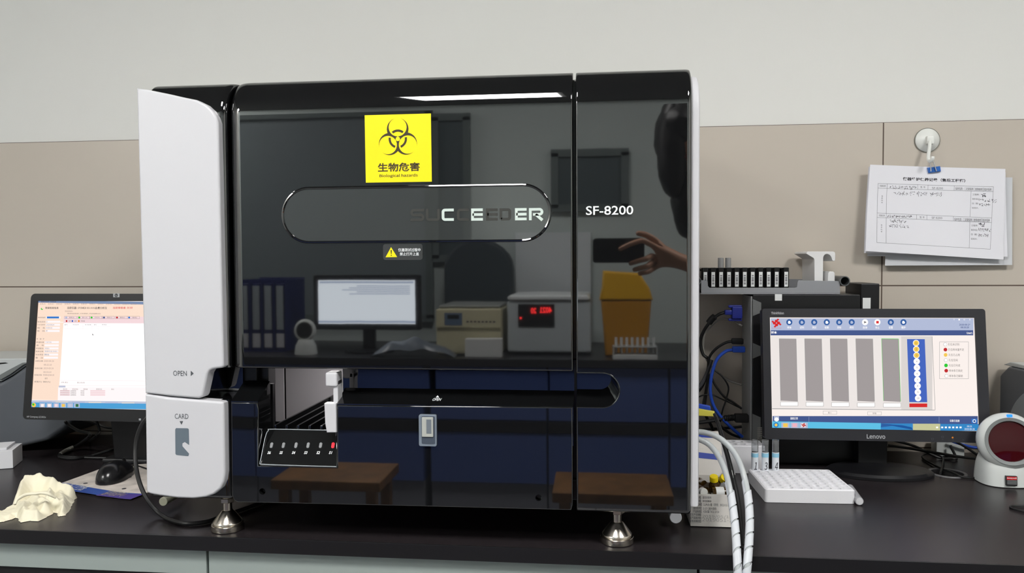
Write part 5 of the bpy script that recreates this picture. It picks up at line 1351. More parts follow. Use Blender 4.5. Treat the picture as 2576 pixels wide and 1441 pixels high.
# cords around the scanner
gz = Vector((ga.x, ga.y, 0))
solo(MB().tube([desk(2366, 1190, 0.005), desk(2368, 1182, 0.006), desk(2372, 1165, 0.006), desk(2370, 1150, 0.006), desk(2340, 1140, 0.01), desk(2320, 1150, 0.004), desk(2355, 1172, 0.004), desk(2400, 1190, 0.006), desk(2425, 1200, 0.003), desk(2460, 1202, 0.003), desk(2485, 1200, 0.003)], 0.0022, 8), 'scanner_cord', m_rub, 'thin black cord running from the desk grommet to the barcode scanner', 'cable')
solo(MB().tube([desk(2600, 1276, 0.002), desk(2575, 1273, 0.002), desk(2552, 1272, 0.002), desk(2542, 1274, 0.002), desk(2543, 1277, 0.002), desk(2556, 1281, 0.002), desk(2580, 1287, 0.002), desk(2600, 1289, 0.002)], 0.0018, 8), 'loose_cord', m_rub, 'looped end of a thin black cord lying before the barcode scanner', 'cable')
for nm, lb, pts, r, m_c in (
    ('monitor_lead', 'black lead drooping behind the right monitor stand towards the scanner', [(2235, 1120, .62), (2290, 1128, .62), (2350, 1138, .60), (2410, 1148, .58), (2470, 1155, .56)], 0.003, m_rub),
    ('monitor_lead', 'black lead looping lower between monitor foot and barcode scanner', [(2240, 1105, .64), (2300, 1122, .64), (2360, 1150, .63), (2400, 1165, .62), (2405, 1150, .63), (2390, 1120, .64)], 0.003, m_rub),
    ('monitor_lead', 'black lead slanting down to the scanner cradle', [(2395, 1105, .60), (2430, 1125, .58), (2460, 1145, .56), (2475, 1155, .55)], 0.0026, m_rub),
    ('blue_lead', 'short blue network lead visible beside the scanner cradle', [(2390, 1108, .64), (2420, 1118, .64), (2450, 1125, .64), (2470, 1124, .64)], 0.003, m_blu2)):
    pp = [at(*p) for p in pts]
    for v in pp: v.z = max(v.z, r + 0.0008)
    solo(MB().tube(pp, r, 8), nm, m_c, lb, 'cable', 'leads behind the right monitor')
a, b = at(2353, 1133, .66), at(2425, 1108, .66); solo(MB().bx(a.x, b.x, .655, .685, 0.0005, b.z, 0.003), 'power_adapter', m_scw, 'pale power adapter standing behind the right monitor', 'adapter')
# printer at the right edge
m_prd = mat('printer_dark', srgb(92, 96, 102), 0.45); m_prl = mat('printer_pale', srgb(196, 200, 200), 0.45)
xp = at(2514, 1000, 0.69).x; zp0, zp1 = at(2514, 938, .69).z, at(2545, 921, .66).z
PR = thing('desktop_printer', 'grey printer at the right end of the bench behind the barcode scanner', 'printer', (xp + 0.19, 0.56, 0))
SMp = frame((xp, 0, 0), (0, -1, 0), (0, 0, 1)); SP = Fr(SMp)                                   # its left side, seen past the scanner
prof = [(-0.69, 0.0008), (-0.69, zp0 - 0.006), (-0.684, zp0), (-0.655, zp1), (-0.52, zp1 + 0.004), (-0.46, zp1 - 0.03), (-0.45, zp1 - 0.10), (-0.45, 0.0008)]
MB().prism(prof, -0.38, 0.0, SMp, 0.005, back=True).build('body', m_prd, PR)
MB().prism([(-0.685, 0.0), (-0.52, 0.004), (-0.52, 0.012), (-0.655, 0.010)], -0.375, -0.004, frame((xp, 0, zp1), (0, -1, 0), (0, 0, 1)), 0.002).build('top_cover', m_prl, PR)
sw = arc(-0.46, zp1 - 0.135, 0.185, 0.118, 100, 180, 16) + [(-0.46, zp1 - 0.135)]
MB().prism(sw, 0, 0.003, SMp, 0.0015).build('side_swoop', mat('printer_mid', srgb(140, 146, 150), 0.4), PR)

# ------------------------------------------------------------------ left side: printer, box, mouse, pad, glove, cables
pl_ = desk(134, 1093); 
LP = thing('desktop_printer', 'large dark grey printer with pale top behind the left monitor', 'printer', (-1.55, 0.55, 0))
# outline of its front (seen from the bench front) with a curved shoulder
LFm = Fr(frame((-1.4, 0.50, 0.2), (1, 0, 0), (0, 0, 1)))
pr = [(u, max(v, 0.0008 - 0.2)) for u, v in (LFm.uv(*p) for p in ((-260, 1150), (-260, 955), (0, 962), (30, 945), (62, 922), (80, 912), (150, 925), (190, 985), (196, 1040), (160, 1080), (120, 1108), (36, 1128)))]
MB().prism(pr, -0.17, 0, LFm.M, 0.010, 4).build('body', m_prd, LP)
pr = [LFm.uv(*p) for p in ((-260, 954), (-260, 905), (62, 902), (150, 902), (150, 922), (80, 910), (62, 920), (28, 944), (0, 960))]
MB().prism(pr, -0.168, -0.004, LFm.M, 0.003).build('top_cover', m_prl, LP)
pr = [LFm.uv(*p) for p in ((2, 956), (30, 940), (60, 918), (72, 912), (58, 912), (20, 932), (-8, 948))]
MB().prism(pr, -0.05, 0.0035, LFm.M, 0.001).build('control_panel', mat('printer_panel', srgb(116, 120, 120), 0.4), LP)
pr = [LFm.uv(*p) for p in ((-40, 921), (18, 914), (10, 912), (-40, 915))]; MB().prism(pr, -0.03, -0.0035, LFm.M).build('tray_slot', m_void, LP)
w0 = desk(33, 1178)
wb = thing('white_box', 'small white carton at the left edge of the bench beside the printer', 'box', (w0.x - 0.05, w0.y, 0))
zb1 = at(33, 1132, w0.y).z
MB().bx(w0.x - 0.10, w0.x, w0.y - 0.0, w0.y + 0.07, 0.0005, zb1, 0.001, M=Matrix.Translation((w0.x, w0.y, 0)) @ Matrix.Rotation(R(24), 4, 'Z') @ Matrix.Translation((-w0.x, -w0.y, 0))).build('carton', m_foam, wb)
MB().bx(w0.x - 0.09, w0.x - 0.012, w0.y + 0.004, w0.y + 0.065, zb1 + 0.0003, zb1 + 0.006, 0.001, M=Matrix.Translation((w0.x, w0.y, 0)) @ Matrix.Rotation(R(24), 4, 'Z') @ Matrix.Translation((-w0.x, -w0.y, 0))).build('lid', m_foam, wb)
# mouse pad
pd = thing('mouse_pad', 'mouse pad with pale map picture and blue violet lettered border', 'mouse pad', desk(245, 1215))
PD = [desk(*p) for p in ((124, 1227), (160, 1216), (239, 1187), (262, 1178), (380, 1168), (385, 1236), (362, 1244), (328, 1257), (305, 1255))]
PDM = I4
MB().prism([(p.x, p.y) for p in PD], 0.0006, 0.0028, I4, 0.0006).build('pad', mat('pad_map', srgb(206, 198, 190), 0.6, vary=0.25, vscale=28), pd)
ds = lambda x, y, z=0.0031: tuple(desk(x, y, 0.003))[:2]
st = [ds(126, 1226.5), ds(160, 1214), ds(240, 1228), ds(300, 1238), ds(362, 1242), ds(328, 1256), ds(305, 1254)]
bo_ = MB().flat(st, 0.0031).build('border', mat('pad_blue', srgb(44, 78, 158), 0.5), pd)
MB().flat([ds(240, 1246), ds(262, 1240), ds(300, 1241), ds(360, 1243.5), ds(328, 1256), ds(305, 1254)], 0.0033).build('violet_band', mat('pad_violet', srgb(76, 60, 142), 0.5), pd)
PLF = frame((desk(150, 1228).x, desk(150, 1228).y, 0.0036), desk(236, 1236) - desk(150, 1228), (0.12, 1, 0)); PL = Fr(PLF)
mt = MB(); a, b = PL.uv(150, 1228), PL.uv(237, 1221); mt.text('浙江卫士医', (a[0], a[1] - .002, b[0], b[1]), 0, PLF); mt.build('pad_lettering', m_lab, pd)
mt = MB(); a, b = PL.uv(250, 1245), PL.uv(320, 1243); mt.text('医学检验中心', (a[0], a[1] + 0.001, b[0], b[1] + 0.012), 0.0002, PLF, 0.005); mt.build('pad_small_lettering', mat('pad_gold', srgb(170, 160, 150), 0.5), pd)
for x, y in ((215, 1215.5), (312, 1229), (326, 1200)):
    d = desk(x, y, .003); MB().lathe([(0, 0.0033), (0.0042, 0.0033), (0.0042, 0.0031)], (d.x, d.y, 0), seg=20).build('dot', m_hand, pd)
# mouse
ma, mb_ = desk(252, 1226, 0.003), desk(330, 1178, 0.003); md = (mb_ - ma); ml = 0.115
MM = frame((ma + md * 0.5), md, Vector((-md.y, md.x, 0)))
def ms(i, j):
    a = 2 * math.pi * i; e = math.pi / 2 * (1 - j) 
    x = math.cos(a); y = math.sin(a); r_ = math.sin(math.pi / 2 * (1 - j))
    lx_ = ml / 2 * (abs(x) ** 0.9) * math.copysign(1, x) * r_; wy = 0.031 * (1 - 0.12 * x - 0.1 * (1 - abs(x))) * y * r_
    h_ = 0.036 * math.sqrt(max(0, 1 - r_ ** 2.4)) * (1 - 0.30 * (lx_ / (ml / 2)) - 0.18 * (lx_ / (ml / 2)) ** 2)
    return (lx_, wy, 0.0006 + h_)
MO = thing('computer_mouse', 'black computer mouse resting on the printed mouse pad', 'mouse', ma + md * 0.5)
MB().grid(ms, 40, 18, MM).build('shell', mat('mouse_black', srgb(22, 22, 24), 0.22), MO)
MB().lathe([(0, -0.002), (0.008, -0.002), (0.009, 0), (0.008, 0.002), (0, 0.002)], MM @ Vector((ml * 0.30, 0, 0.0225)), MM.to_3x3() @ Vector((0, 1, 0)), 20).build('scroll_wheel', m_rub, MO)
tl_ = MM @ Vector((ml / 2 - 0.003, 0, 0.008)); MB().tube([tl_, desk(334, 1171, 0.008), desk(345, 1171, 0.005), desk(372, 1180, 0.0045), desk(400, 1190, 0.003)], 0.0016, 8).build('cord', m_rub, MO)
# latex glove
m_lat = mat('latex_cream', srgb(232, 226, 202), 0.5, bump=0.25, bscale=120)
def skin(name, verts, edges, radii, m_s, sub=2, parent=None, root=0, disp=0.0, dscale=0.03):
    me = bpy.data.meshes.new(name); me.from_pydata([Vector(v) for v in verts], edges, []); o = bpy.data.objects.new(name, me); COL.objects.link(o)
    sk = o.modifiers.new('skin', 'SKIN'); sk.use_smooth_shade = True
    for i, r_ in enumerate(radii): d = me.skin_vertices[0].data[i]; d.radius = r_ if hasattr(r_, '__len__') else (r_, r_); d.use_root = (i == root)
    sb = o.modifiers.new('sub', 'SUBSURF'); sb.levels = sub; sb.render_levels = sub
    bpy.context.view_layer.update(); dg = bpy.context.evaluated_depsgraph_get(); new = bpy.data.meshes.new_from_object(o.evaluated_get(dg)); o.modifiers.clear(); o.data = new
    if disp:
        for v in new.vertices:
            n = noise.noise_vector(v.co / dscale) * disp; v.co += n
    new.materials.clear(); new.materials.append(m_s)
    new.polygons.foreach_set('use_smooth', [True] * len(new.polygons))
    if parent is not None: o.parent = parent
    return o


# crumpled glove: folded palm with rolled cuff, and limp fingers
gc = desk(88, 1272)
def gpt(px, py, z): return tuple(desk(px, py, z))
GP_ = [desk(x, y).to_2d() if False else desk(x, y).xy for x, y in ((-40, 1306), (0, 1297), (30, 1282), (40, 1262), (62, 1247), (95, 1243), (128, 1246), (150, 1250), (186, 1247), (190, 1254), (184, 1266), (166, 1296), (150, 1298), (138, 1288), (118, 1300), (96, 1312), (74, 1311), (54, 1313), (42, 1302), (10, 1312), (-40, 1318))]
def seg_d(p, a, b):
    ab = b - a; t = max(0, min(1, (p - a).dot(ab) / ab.dot(ab))); return (p - a - ab * t).length, t
FD = [((38, 1272), (62, 1256), .034, .012), ((62, 1256), (100, 1250), .040, .014), ((100, 1250), (136, 1254), .036, .012), ((136, 1254), (186, 1254), .026, .010), ((150, 1256), (160, 1290), .016, .010), ((112, 1268), (142, 1284), .022, .009), ((84, 1270), (118, 1292), .020, .009),
      ((62, 1284), (58, 1306), .018, .010), ((58, 1306), (92, 1306), .014, .009), ((40, 1280), (-40, 1312), .014, .012), ((92, 1284), (80, 1300), .017, .008), ((128, 1262), (120, 1282), .024, .007)]
FD = [(desk(*a_).xy, desk(*b_).xy, h_, w_) for a_, b_, h_, w_ in FD]
def gh(x, y):
    p = Vector((x, y)); p = p + Vector((noise.noise(Vector((x * 60, y * 60, 0))), noise.noise(Vector((x * 60, y * 60, 9))))) * 0.004
    ins = False; dm = 1e9; n = len(GP_)
    for i in range(n):
        a_, b_ = GP_[i], GP_[(i + 1) % n]
        dm = min(dm, seg_d(p, a_, b_)[0])
        if (a_.y > p.y) != (b_.y > p.y) and p.x < (b_.x - a_.x) * (p.y - a_.y) / (b_.y - a_.y) + a_.x: ins = not ins
    if not ins: return -0.004
    e = min(1, dm / 0.010) ** 0.55
    f = 0.006
    for a_, b_, h_, w_ in FD:
        d, t = seg_d(p, a_, b_); k = h_ * max(0, 1 - (d / (w_ * 1.7)) ** 1.25)
        f = max(f, k) + 0.12 * min(f, k)
    f += 0.0045 * (0.5 - abs(noise.noise(Vector((x * 52, y * 85, 3.3))))) + 0.0022 * (0.5 - abs(noise.noise(Vector((x * 120, y * 150, 8)))))
    return e * f
gx0, gx1, gy0, gy1 = min(p.x for p in GP_) - .01, max(p.x for p in GP_) + .01, min(p.y for p in GP_) - .01, max(p.y for p in GP_) + .01
n_ = 110; T = MB(); T.grid(lambda i, j: (gx0 + (gx1 - gx0) * i, gy0 + (gy1 - gy0) * j, gh(gx0 + (gx1 - gx0) * i, gy0 + (gy1 - gy0) * j)), n_, n_)
keep = [f for f in T.F if max(T.V[i].z for i in f) > 0.0006]
used = sorted({i for f in keep for i in f}); mp = {i: k for k, i in enumerate(used)}
T.V = [Vector((T.V[i].x, T.V[i].y, max(T.V[i].z, 0.0006))) for i in used]; T.F = [[mp[i] for i in f] for f in keep]; T.MI = [0] * len(T.F)
GVt = thing('latex_glove', 'crumpled cream latex glove lying at the left front of the bench', 'glove', gc)
T.build('glove_sheet', m_lat, GVt, angle=180)
cr = [Vector(gpt(x, y, z)) for x, y, z in ((38, 1268, .030), (44, 1256, .036), (62, 1246, .041), (92, 1240, .043), (122, 1243, .040), (140, 1250, .033))]
mb = MB().tube(cr, 0.0026, 10, 10, True)
for v in mb.V: v += noise.noise_vector(v / 0.012) * 0.0016
mb.build('rolled_cuff', m_lat, GVt, angle=180)
# black cord looping down beside the analyzer and along the bench
cp = [at(375, 1045, .20), at(356, 1070, .17), at(343, 1110, .14), at(341, 1160, .12), at(350, 1210, .11), at(370, 1255, .10), at(400, 1290, .095), desk(430, 1308, .0042), desk(470, 1317, .0042), desk(520, 1312, .0042), desk(560, 1298, .0042), desk(620, 1278, .0042), desk(680, 1255, .0042), desk(740, 1230, .0042)]
solo(MB().tube(cp, 0.0038, 10), 'mains_cable', m_rub, 'black power cord curving down beside the white card door onto the bench', 'cable')
mc = [at(164, 1060, .435), at(172, 1068, .44), at(195, 1082, .44), at(224, 1090, .44), at(222, 1100, .43), desk(190, 1122, .012), desk(165, 1132, .006), desk(150, 1143, .004), desk(152, 1150, .004), desk(185, 1153, .004), desk(235, 1145, .005), desk(280, 1131, .019), desk(365, 1110, .0175), desk(400, 1104, .0175)]
MC = thing('monitor_cable', 'black monitor cable with a pale sleeve looping under the left monitor', 'cable', desk(190, 1140))
MB().tube(mc, 0.0034, 10).build('lead', m_rub, MC)
MB().tube([desk(184, 1124.5, .011), desk(165, 1133, .0065), desk(152, 1141.5, .005)], 0.0042, 10, 4).build('pale_sleeve', m_grc, MC)
for lb, pts in (('black lead lying straight behind the cable loop under the left monitor', [desk(150, 1147, .003), desk(200, 1150, .003), desk(280, 1152, .003), desk(365, 1152, .003)]), ('black lead hanging from the left monitor behind its stand', [at(240, 1050, .47), at(247, 1070, .475), at(250, 1085, .475), at(240, 1098, .47), desk(225, 1108, .004)]), ('black lead crossing behind the left monitor stand', [at(200, 1052, .50), at(240, 1065, .52), at(270, 1075, .52), at(300, 1078, .52)])):
    solo(MB().tube(pts, 0.003, 8), 'monitor_lead', m_rub, lb, 'cable', 'leads under the left monitor')

# ------------------------------------------------------------------ the opposite side of the room, seen mirrored in the analyzer
m_ob = mat('opposite_bench_black', srgb(40, 40, 44), 0.35); m_navy = mat('cabinet_navy', srgb(78, 98, 158), 0.45); m_rail = mat('handle_rail_dark', srgb(34, 34, 38), 0.4)
m_bei = mat('casing_beige', srgb(206, 200, 168), 0.45); m_lgr = mat('casing_light_grey', srgb(196, 204, 208), 0.4); m_wood = mat('stool_wood', srgb(128, 90, 50), 0.5, vary=0.25, vscale=14); m_drk = mat('cover_dark_teal', srgb(52, 62, 68), 0.6); m_fold = mat('folder_spine', srgb(180, 190, 196), 0.5); m_bfold = mat('folder_navy', srgb(36, 44, 104), 0.5); m_shy = mat('sharps_yellow', srgb(232, 176, 20), 0.45)
m_plinth = mat('plinth_grey', srgb(128, 130, 140), 0.5)
OB = thing('opposite_bench_top', 'black bench top along the opposite wall carrying centrifuges and a monitor', 'bench top', (0, -2.67, 0))
MB().bx(-2.8, 2.5, BACK_Y + 0.005, -2.3, -0.035, 0.0, 0.002).build('slab', m_ob, OB)
cx = [-2.43, -1.62, -0.795, -0.22, 0.33, 0.88, 1.43]
OC = ('first from the printer side', 'under the folders', 'under the wide monitor', 'under the two centrifuges', 'under the yellow bin', 'behind the standing person')
for k in range(6):
    x0, x1 = cx[k] + (0.03 if k == 2 else 0.004), cx[k + 1] - 0.004
    t = thing('base_cabinet', 'navy blue base cabinet of the opposite bench, ' + OC[k], 'cabinet', ((x0 + x1) / 2, -2.65, FLOOR_Z), group='navy base cabinets of the opposite bench')
    MB().bx(x0, x1, BACK_Y + 0.01, -2.345, -0.58, -0.0355).build('carcass', m_navy, t)
    MB().bx(x0, x1, BACK_Y + 0.01, -2.35, FLOOR_Z, -0.58).build('plinth', m_plinth, t)
    MB().bx(x0 + 0.001, x1 - 0.001, -2.345, -2.325, -0.285, -0.04, 0.002).build('drawer', m_navy, t)
    MB().bx(x0 + 0.001, x1 - 0.001, -2.345, -2.325, -0.578, -0.345, 0.002).build('door', m_navy, t)
    MB().bx(x0 + 0.001, x1 - 0.001, -2.345, -2.318, -0.342, -0.29, 0.003).build('handle_rail', m_rail, t)
# widescreen monitor
a, b = far_at(800, 705, 2.5), far_at(1045, 815, 2.5); OMx, OMz = (a.x + b.x) / 2, (a.z + b.z) / 2; ow, oh = (b.x - a.x) / 2, (a.z - b.z) / 2
OMM = frame((OMx, -2.5, OMz), (-1, 0, 0), (0, 0, 1))
om = thing('monitor', 'wide black monitor with a white results page on the opposite bench', 'monitor', (OMx, -2.53, 0))
MB().prism(rrect(-ow - 0.025, -oh - 0.03, ow + 0.025, oh + 0.025, 0.008), -0.03, -0.001, OMM, 0.003).build('casing', m_mon, om)
MB().rect(-ow, -oh, ow, oh, 0.0, OMM).build('screen', glow('far_screen', (0.86, 0.93, 1.0), 4.2), om)
mb = MB()
for k in range(5): mb.rect(-ow * 0.9, oh * (0.75 - 0.09 * k), ow * (0.2 + 0.15 * (k % 3)), oh * (0.71 - 0.09 * k), 0.0005, OMM)
mb.rect(-ow, -oh * 0.95, ow, -oh * 0.86, 0.0005, OMM); mb.rect(-ow * 0.97, oh * 0.86, ow * 0.97, oh * 0.94, 0.0005, OMM)
mb.build('screen_lines', glow('far_lines', (0.5, 0.6, 0.8), 3.0), om)
MB().bx(OMx - 0.03, OMx + 0.03, -2.56, -2.535, 0.01, OMz).build('neck', m_mon, om); MB().lathe([(0, 0.0005), (0.12, 0.0005), (0.12, 0.01), (0.05, 0.016), (0, 0.016)], (OMx, -2.55, 0), seg=32).build('foot', m_mon, om)
# beige centrifuge
a, b = far_at(1095, 768, 2.42), far_at(1262, 885, 2.42); x0, x1, z1 = a.x, b.x, a.z
t = thing('centrifuge', 'beige benchtop centrifuge with small grey display beside the grey one', 'centrifuge', ((x0 + x1) / 2, -2.6, 0))
MB().bx(x0, x1, -2.80, -2.43, 0.004, z1 * 0.93, 0.012).build('housing', m_bei, t)
MB().bx(x0 + 0.01, x1 - 0.01, -2.79, -2.45, z1 * 0.93, z1, 0.01).build('lid', mat('lid_grey', srgb(150, 154, 152), 0.4), t)
MB().bx(x0 + 0.002, x1 - 0.002, -2.436, -2.418, z1 * 0.55, z1 * 0.92, 0.006).build('control_panel', m_bei, t)
p = MB().bx(x0 + 0.045, x0 + 0.13, -2.42, -2.4165, z1 * 0.60, z1 * 0.85, 0.003).build('display_frame', mat('display_frame_blue', srgb(96, 116, 142), 0.4), t)
MB().bx(x0 + 0.06, x0 + 0.115, -2.418, -2.4155, z1 * 0.73, z1 * 0.81).build('display', m_blk2, p)
mb = MB()
for k in range(8): MB().bx(x0 + 0.15 + k * 0.018, x0 + 0.161 + k * 0.018, -2.42, -2.4165, z1 * 0.66, z1 * 0.69).build('key', m_gry, t)
# grey centrifuge with red digits
a, b = far_at(1274, 742, 2.45), far_at(1488, 880, 2.45); x0, x1, z1 = a.x, b.x, a.z
t = thing('centrifuge', 'light grey benchtop centrifuge with glowing red digits on the opposite bench', 'centrifuge', ((x0 + x1) / 2, -2.65, 0))
MB().bx(x0, x1, -2.86, -2.46, 0.012, z1 * 0.9, 0.012).build('housing', m_lgr, t)
MB().bx(x0 + 0.004, x1 - 0.004, -2.85, -2.45, z1 * 0.9, z1, 0.02, seg=4).build('lid', mat('lid_white', srgb(226, 230, 232), 0.4), t)
fa, fb = far_at(1303, 765, 2.455), far_at(1395, 822, 2.455)
dp = MB().bx(fa.x, fb.x, -2.461, -2.455, fb.z, fa.z, 0.001).build('display_panel', m_blk2, t)
DM = frame(((fa.x + fb.x) / 2, -2.4545, (fa.z + fb.z) / 2), (-1, 0, 0), (0, 0, 1)); L_red = glow('digits_red', (1.0, 0.03, 0.03), 7.0); wx = (fb.x - fa.x) / 2
mb = MB().text('4021', (-wx * 0.85, 0.012, -wx * 0.2, 0.04), 0.0005, DM, 0.02); mb.text('20', (wx * 0.0, 0.01, wx * 0.3, 0.036), 0.0005, DM, 0.02); mb.build('red_digits', L_red, dp)
MB().ball(((fa.x + 0.012), -2.4545, (fa.z + fb.z) / 2 - 0.012), 0.005).build('red_lamp', L_red, dp)
for q in (x0 + 0.04, x1 - 0.04): MB().cyl((q, -2.55, 0.0005), (q, -2.55, 0.013), 0.018, seg=16).build('rubber_foot', m_rub, t)
a, b = far_at(1170, 852, 2.36), far_at(1262, 884, 2.36); solo(MB().bx(a.x, b.x, -2.41, -2.355, 0.0005, a.z, 0.002), 'tissue_box', m_lab, 'low white box standing in front of the beige centrifuge', 'box')
# sharps bin
a, b = far_at(1512, 682, 2.42), far_at(1640, 895, 2.42); x0, x1, z1 = a.x, b.x, a.z
t = thing('sharps_bin', 'yellow sharps bin with lighter tapered lid on the opposite bench', 'bin', ((x0 + x1) / 2, -2.53, 0))
MB().prism([(x0 + 0.02, 0.0005), (x1 - 0.02, 0.0005), (x1, z1 * 0.66), (x0, z1 * 0.66)], -0.09, 0.09, frame((0, -2.53, 0), (1, 0, 0), (0, 0, 1)), 0.012, back=True).build('body', mat('sharps_amber', srgb(190, 132, 22), 0.45), t)
MB().prism([(x0 - 0.006, z1 * 0.66), (x1 + 0.006, z1 * 0.66), (x1 - 0.01, z1 * 0.80), (x1 - 0.055, z1 * 0.97), (x0 + 0.01, z1), (x0 + 0.005, z1 * 0.80)], -0.096, 0.096, frame((0, -2.53, 0), (1, 0, 0), (0, 0, 1)), 0.01, back=True).build('lid', m_shy, t)
# clear tube rack with tubes
a, b = far_at(1541, 905, 2.36), far_at(1652, 905, 2.36); x0, x1 = a.x, b.x
t = thing('tube_rack', 'clear tube rack full of glass tubes before the yellow bin', 'tube rack', ((x0 + x1) / 2, -2.36, 0))
MB().bx(x0, x1, -2.40, -2.315, 0.0005, 0.022, 0.002).build('base', m_lab, t); MB().bx(x0, x1, -2.40, -2.315, 0.055, 0.059, 0.001).build('top_plate', m_hose, t)
for q in (x0 + 0.003, x1 - 0.003): MB().bx(q - 0.003, q + 0.003, -2.40, -2.315, 0.022, 0.055).build('end_wall', m_hose, t)
gt = None
TL = 'clear glass tube in the rack before the yellow bin, %s'
NTH = ('first', 'second', 'third', 'fourth', 'fifth', 'sixth', 'seventh', 'eighth')
for k in range(8):
    x = x0 + 0.015 + k * (x1 - x0 - 0.03) / 7; lb = TL % (NTH[k] + ' from the centrifuges')
    if gt is None:
        gt = thing('glass_tube', lb, 'tube', (x, -2.35, 0.0225), group='tubes in the clear rack'); MB().lathe([(0, 0.0), (0.006, 0.002), (0.006, 0.075), (0.005, 0.075), (0.005, 0.004), (0, 0.003)], (x, -2.35, 0.0225), seg=16).build('tube_body', m_lab, gt); gx0 = x
    else: dup(gt, (x - gx0, 0, 0), lb)
# blue organizer with folders, scanner, papers
a, b = far_at(600, 700, 2.52), far_at(722, 845, 2.52)
t = thing('file_organizer', 'navy blue file organizer on the opposite bench', 'file holder', ((a.x + b.x) / 2, -2.62, 0))
for k in range(5): q = a.x + (b.x - a.x) * k / 4; MB().bx(q - 0.002, q + 0.002, -2.76, -2.50, 0.0035, a.z * 0.98, 0.001).build('divider', m_bfold, t)
MB().bx(a.x, b.x, -2.76, -2.50, 0.0005, 0.0035).build('base', m_bfold, t); MB().bx(a.x, b.x, -2.765, -2.761, 0.0005, a.z, 0.001).build('back', m_bfold, t)
FL = ('outermost by the wall end', 'second by the wall end', 'second from the white scanner', 'next to the white scanner')
for k in range(4):
    q0 = a.x + (b.x - a.x) * k / 4 + 0.008; q1 = q0 + (b.x - a.x) / 4 - 0.018
    f = thing('ring_binder', 'binder with pale spine in the navy organizer, ' + FL[k], 'binder', ((q0 + q1) / 2, -2.62, 0.004), group='binders in the navy organizer')
    MB().bx(q0, q1, -2.75, -2.515, 0.0042, a.z * 0.93, 0.003).build('cover', m_bfold, f); MB().bx(q0 + 0.004, q1 - 0.004, -2.515, -2.513, 0.11, a.z * 0.9).build('spine_label', m_fold, f); MB().bx(q0 + 0.002, q1 - 0.002, -2.515, -2.513, 0.02, 0.09).build('spine_tag', m_pap, f)
a, b = far_at(735, 800, 2.4), far_at(792, 866, 2.4); xm = (a.x + b.x) / 2
t = thing('barcode_scanner', 'white barcode scanner with dark round window on the opposite bench', 'barcode scanner', (xm, -2.42, 0))
MB().lathe([(0, 0.0005), (0.055, 0.0005), (0.05, 0.04), (0.035, 0.07), (0, 0.075)], (xm, -2.43, 0), seg=28).build('foot', m_scw, t); MB().lathe([(0, -0.04), (0.045, -0.03), (0.055, 0), (0.045, 0.01), (0, 0.01)], (xm, -2.42, 0.115), (0, 1, 0.1), 28).build('head', m_scw, t); MB().lathe([(0, 0.012), (0.04, 0.0105), (0.04, 0.008), (0, 0.008)], (xm, -2.42, 0.115), (0, 1, 0.1), 28).build('window', m_blk2, t)
def cloth(i, j):
    x = -1.05 + 0.40 * i; y = -2.42 + 0.10 * j; e = math.sin(math.pi * min(max(i, 0), 1)) ** 0.6 * math.sin(math.pi * (0.08 + 0.84 * j)) ** 0.5
    return (x, y, 0.002 + e * (0.075 + 0.03 * noise.noise(Vector((x * 14, y * 14, 2)))))
solo(MB().grid(cloth, 30, 16), 'dust_cover', mat('plastic_sheet', srgb(104, 112, 122), 0.3), 'crumpled grey plastic dust cover lying before the opposite monitor', 'cover')
# dark covered instrument and pale panel behind the centrifuges
a, b = far_at(1112, 602, 2.85), far_at(1288, 770, 2.85); MBx = (a.x + b.x) / 2
cv = [(a.x, 0.0005), (a.x, a.z * 0.72)] + [(MBx + (b.x - a.x) / 2 * -math.cos(R(q)), a.z * 0.72 + a.z * 0.28 * math.sin(R(q))) for q in range(15, 166, 15)] + [(b.x, a.z * 0.72), (b.x, 0.0005)]
solo(MB().prism(cv, -0.05, 0.05, frame((0, -2.935, 0), (1, 0, 0), (0, 0, 1)), 0.02, back=True), 'covered_instrument', m_drk, 'dark rounded covered instrument standing behind the beige centrifuge', 'instrument')
a, b = far_at(1290, 585, 2.96), far_at(1487, 760, 2.96)
solo(MB().bx(b.x - (b.x - a.x) * 0.98, b.x, -3.03, -3.0, 0.0005, a.z, 0.004), 'pale_panel', mat('panel_pale_grey', srgb(214, 220, 224), 0.5), 'pale grey panel leaning on the wall behind the grey centrifuge', 'panel')
# two wooden stools
SL = ('plain wooden stool with rectangular seat, before the wide opposite monitor', 'plain wooden stool with rectangular seat, before the two centrifuges')
st0 = None
for k, (x, y) in enumerate(((-0.95, -1.56), (0.055, -1.50))):
    if st0 is None:
        st0 = thing('wooden_stool', SL[0], 'stool', (x, y, FLOOR_Z), group='wooden stools'); zt_s = -0.325
        MB().bx(x - 0.2, x + 0.2, y - 0.13, y + 0.13, zt_s - 0.035, zt_s, 0.004).build('seat', m_wood, st0)
        for i in (-1, 1):
            for j in (-1, 1): MB().bx(x + i * 0.16 - 0.018, x + i * 0.16 + 0.018, y + j * 0.095 - 0.018, y + j * 0.095 + 0.018, FLOOR_Z + 0.0005, zt_s - 0.035, 0.002).build('leg', m_wood, st0)
        for j in (-1, 1): MB().bx(x - 0.142, x + 0.142, y + j * 0.095 - 0.01, y + j * 0.095 + 0.01, FLOOR_Z + 0.15, FLOOR_Z + 0.18, 0.002).build('stretcher', m_wood, st0)
        sx0, sy0 = x, y
    else: dup(st0, (x - sx0, y - sy0, 0), SL[1])

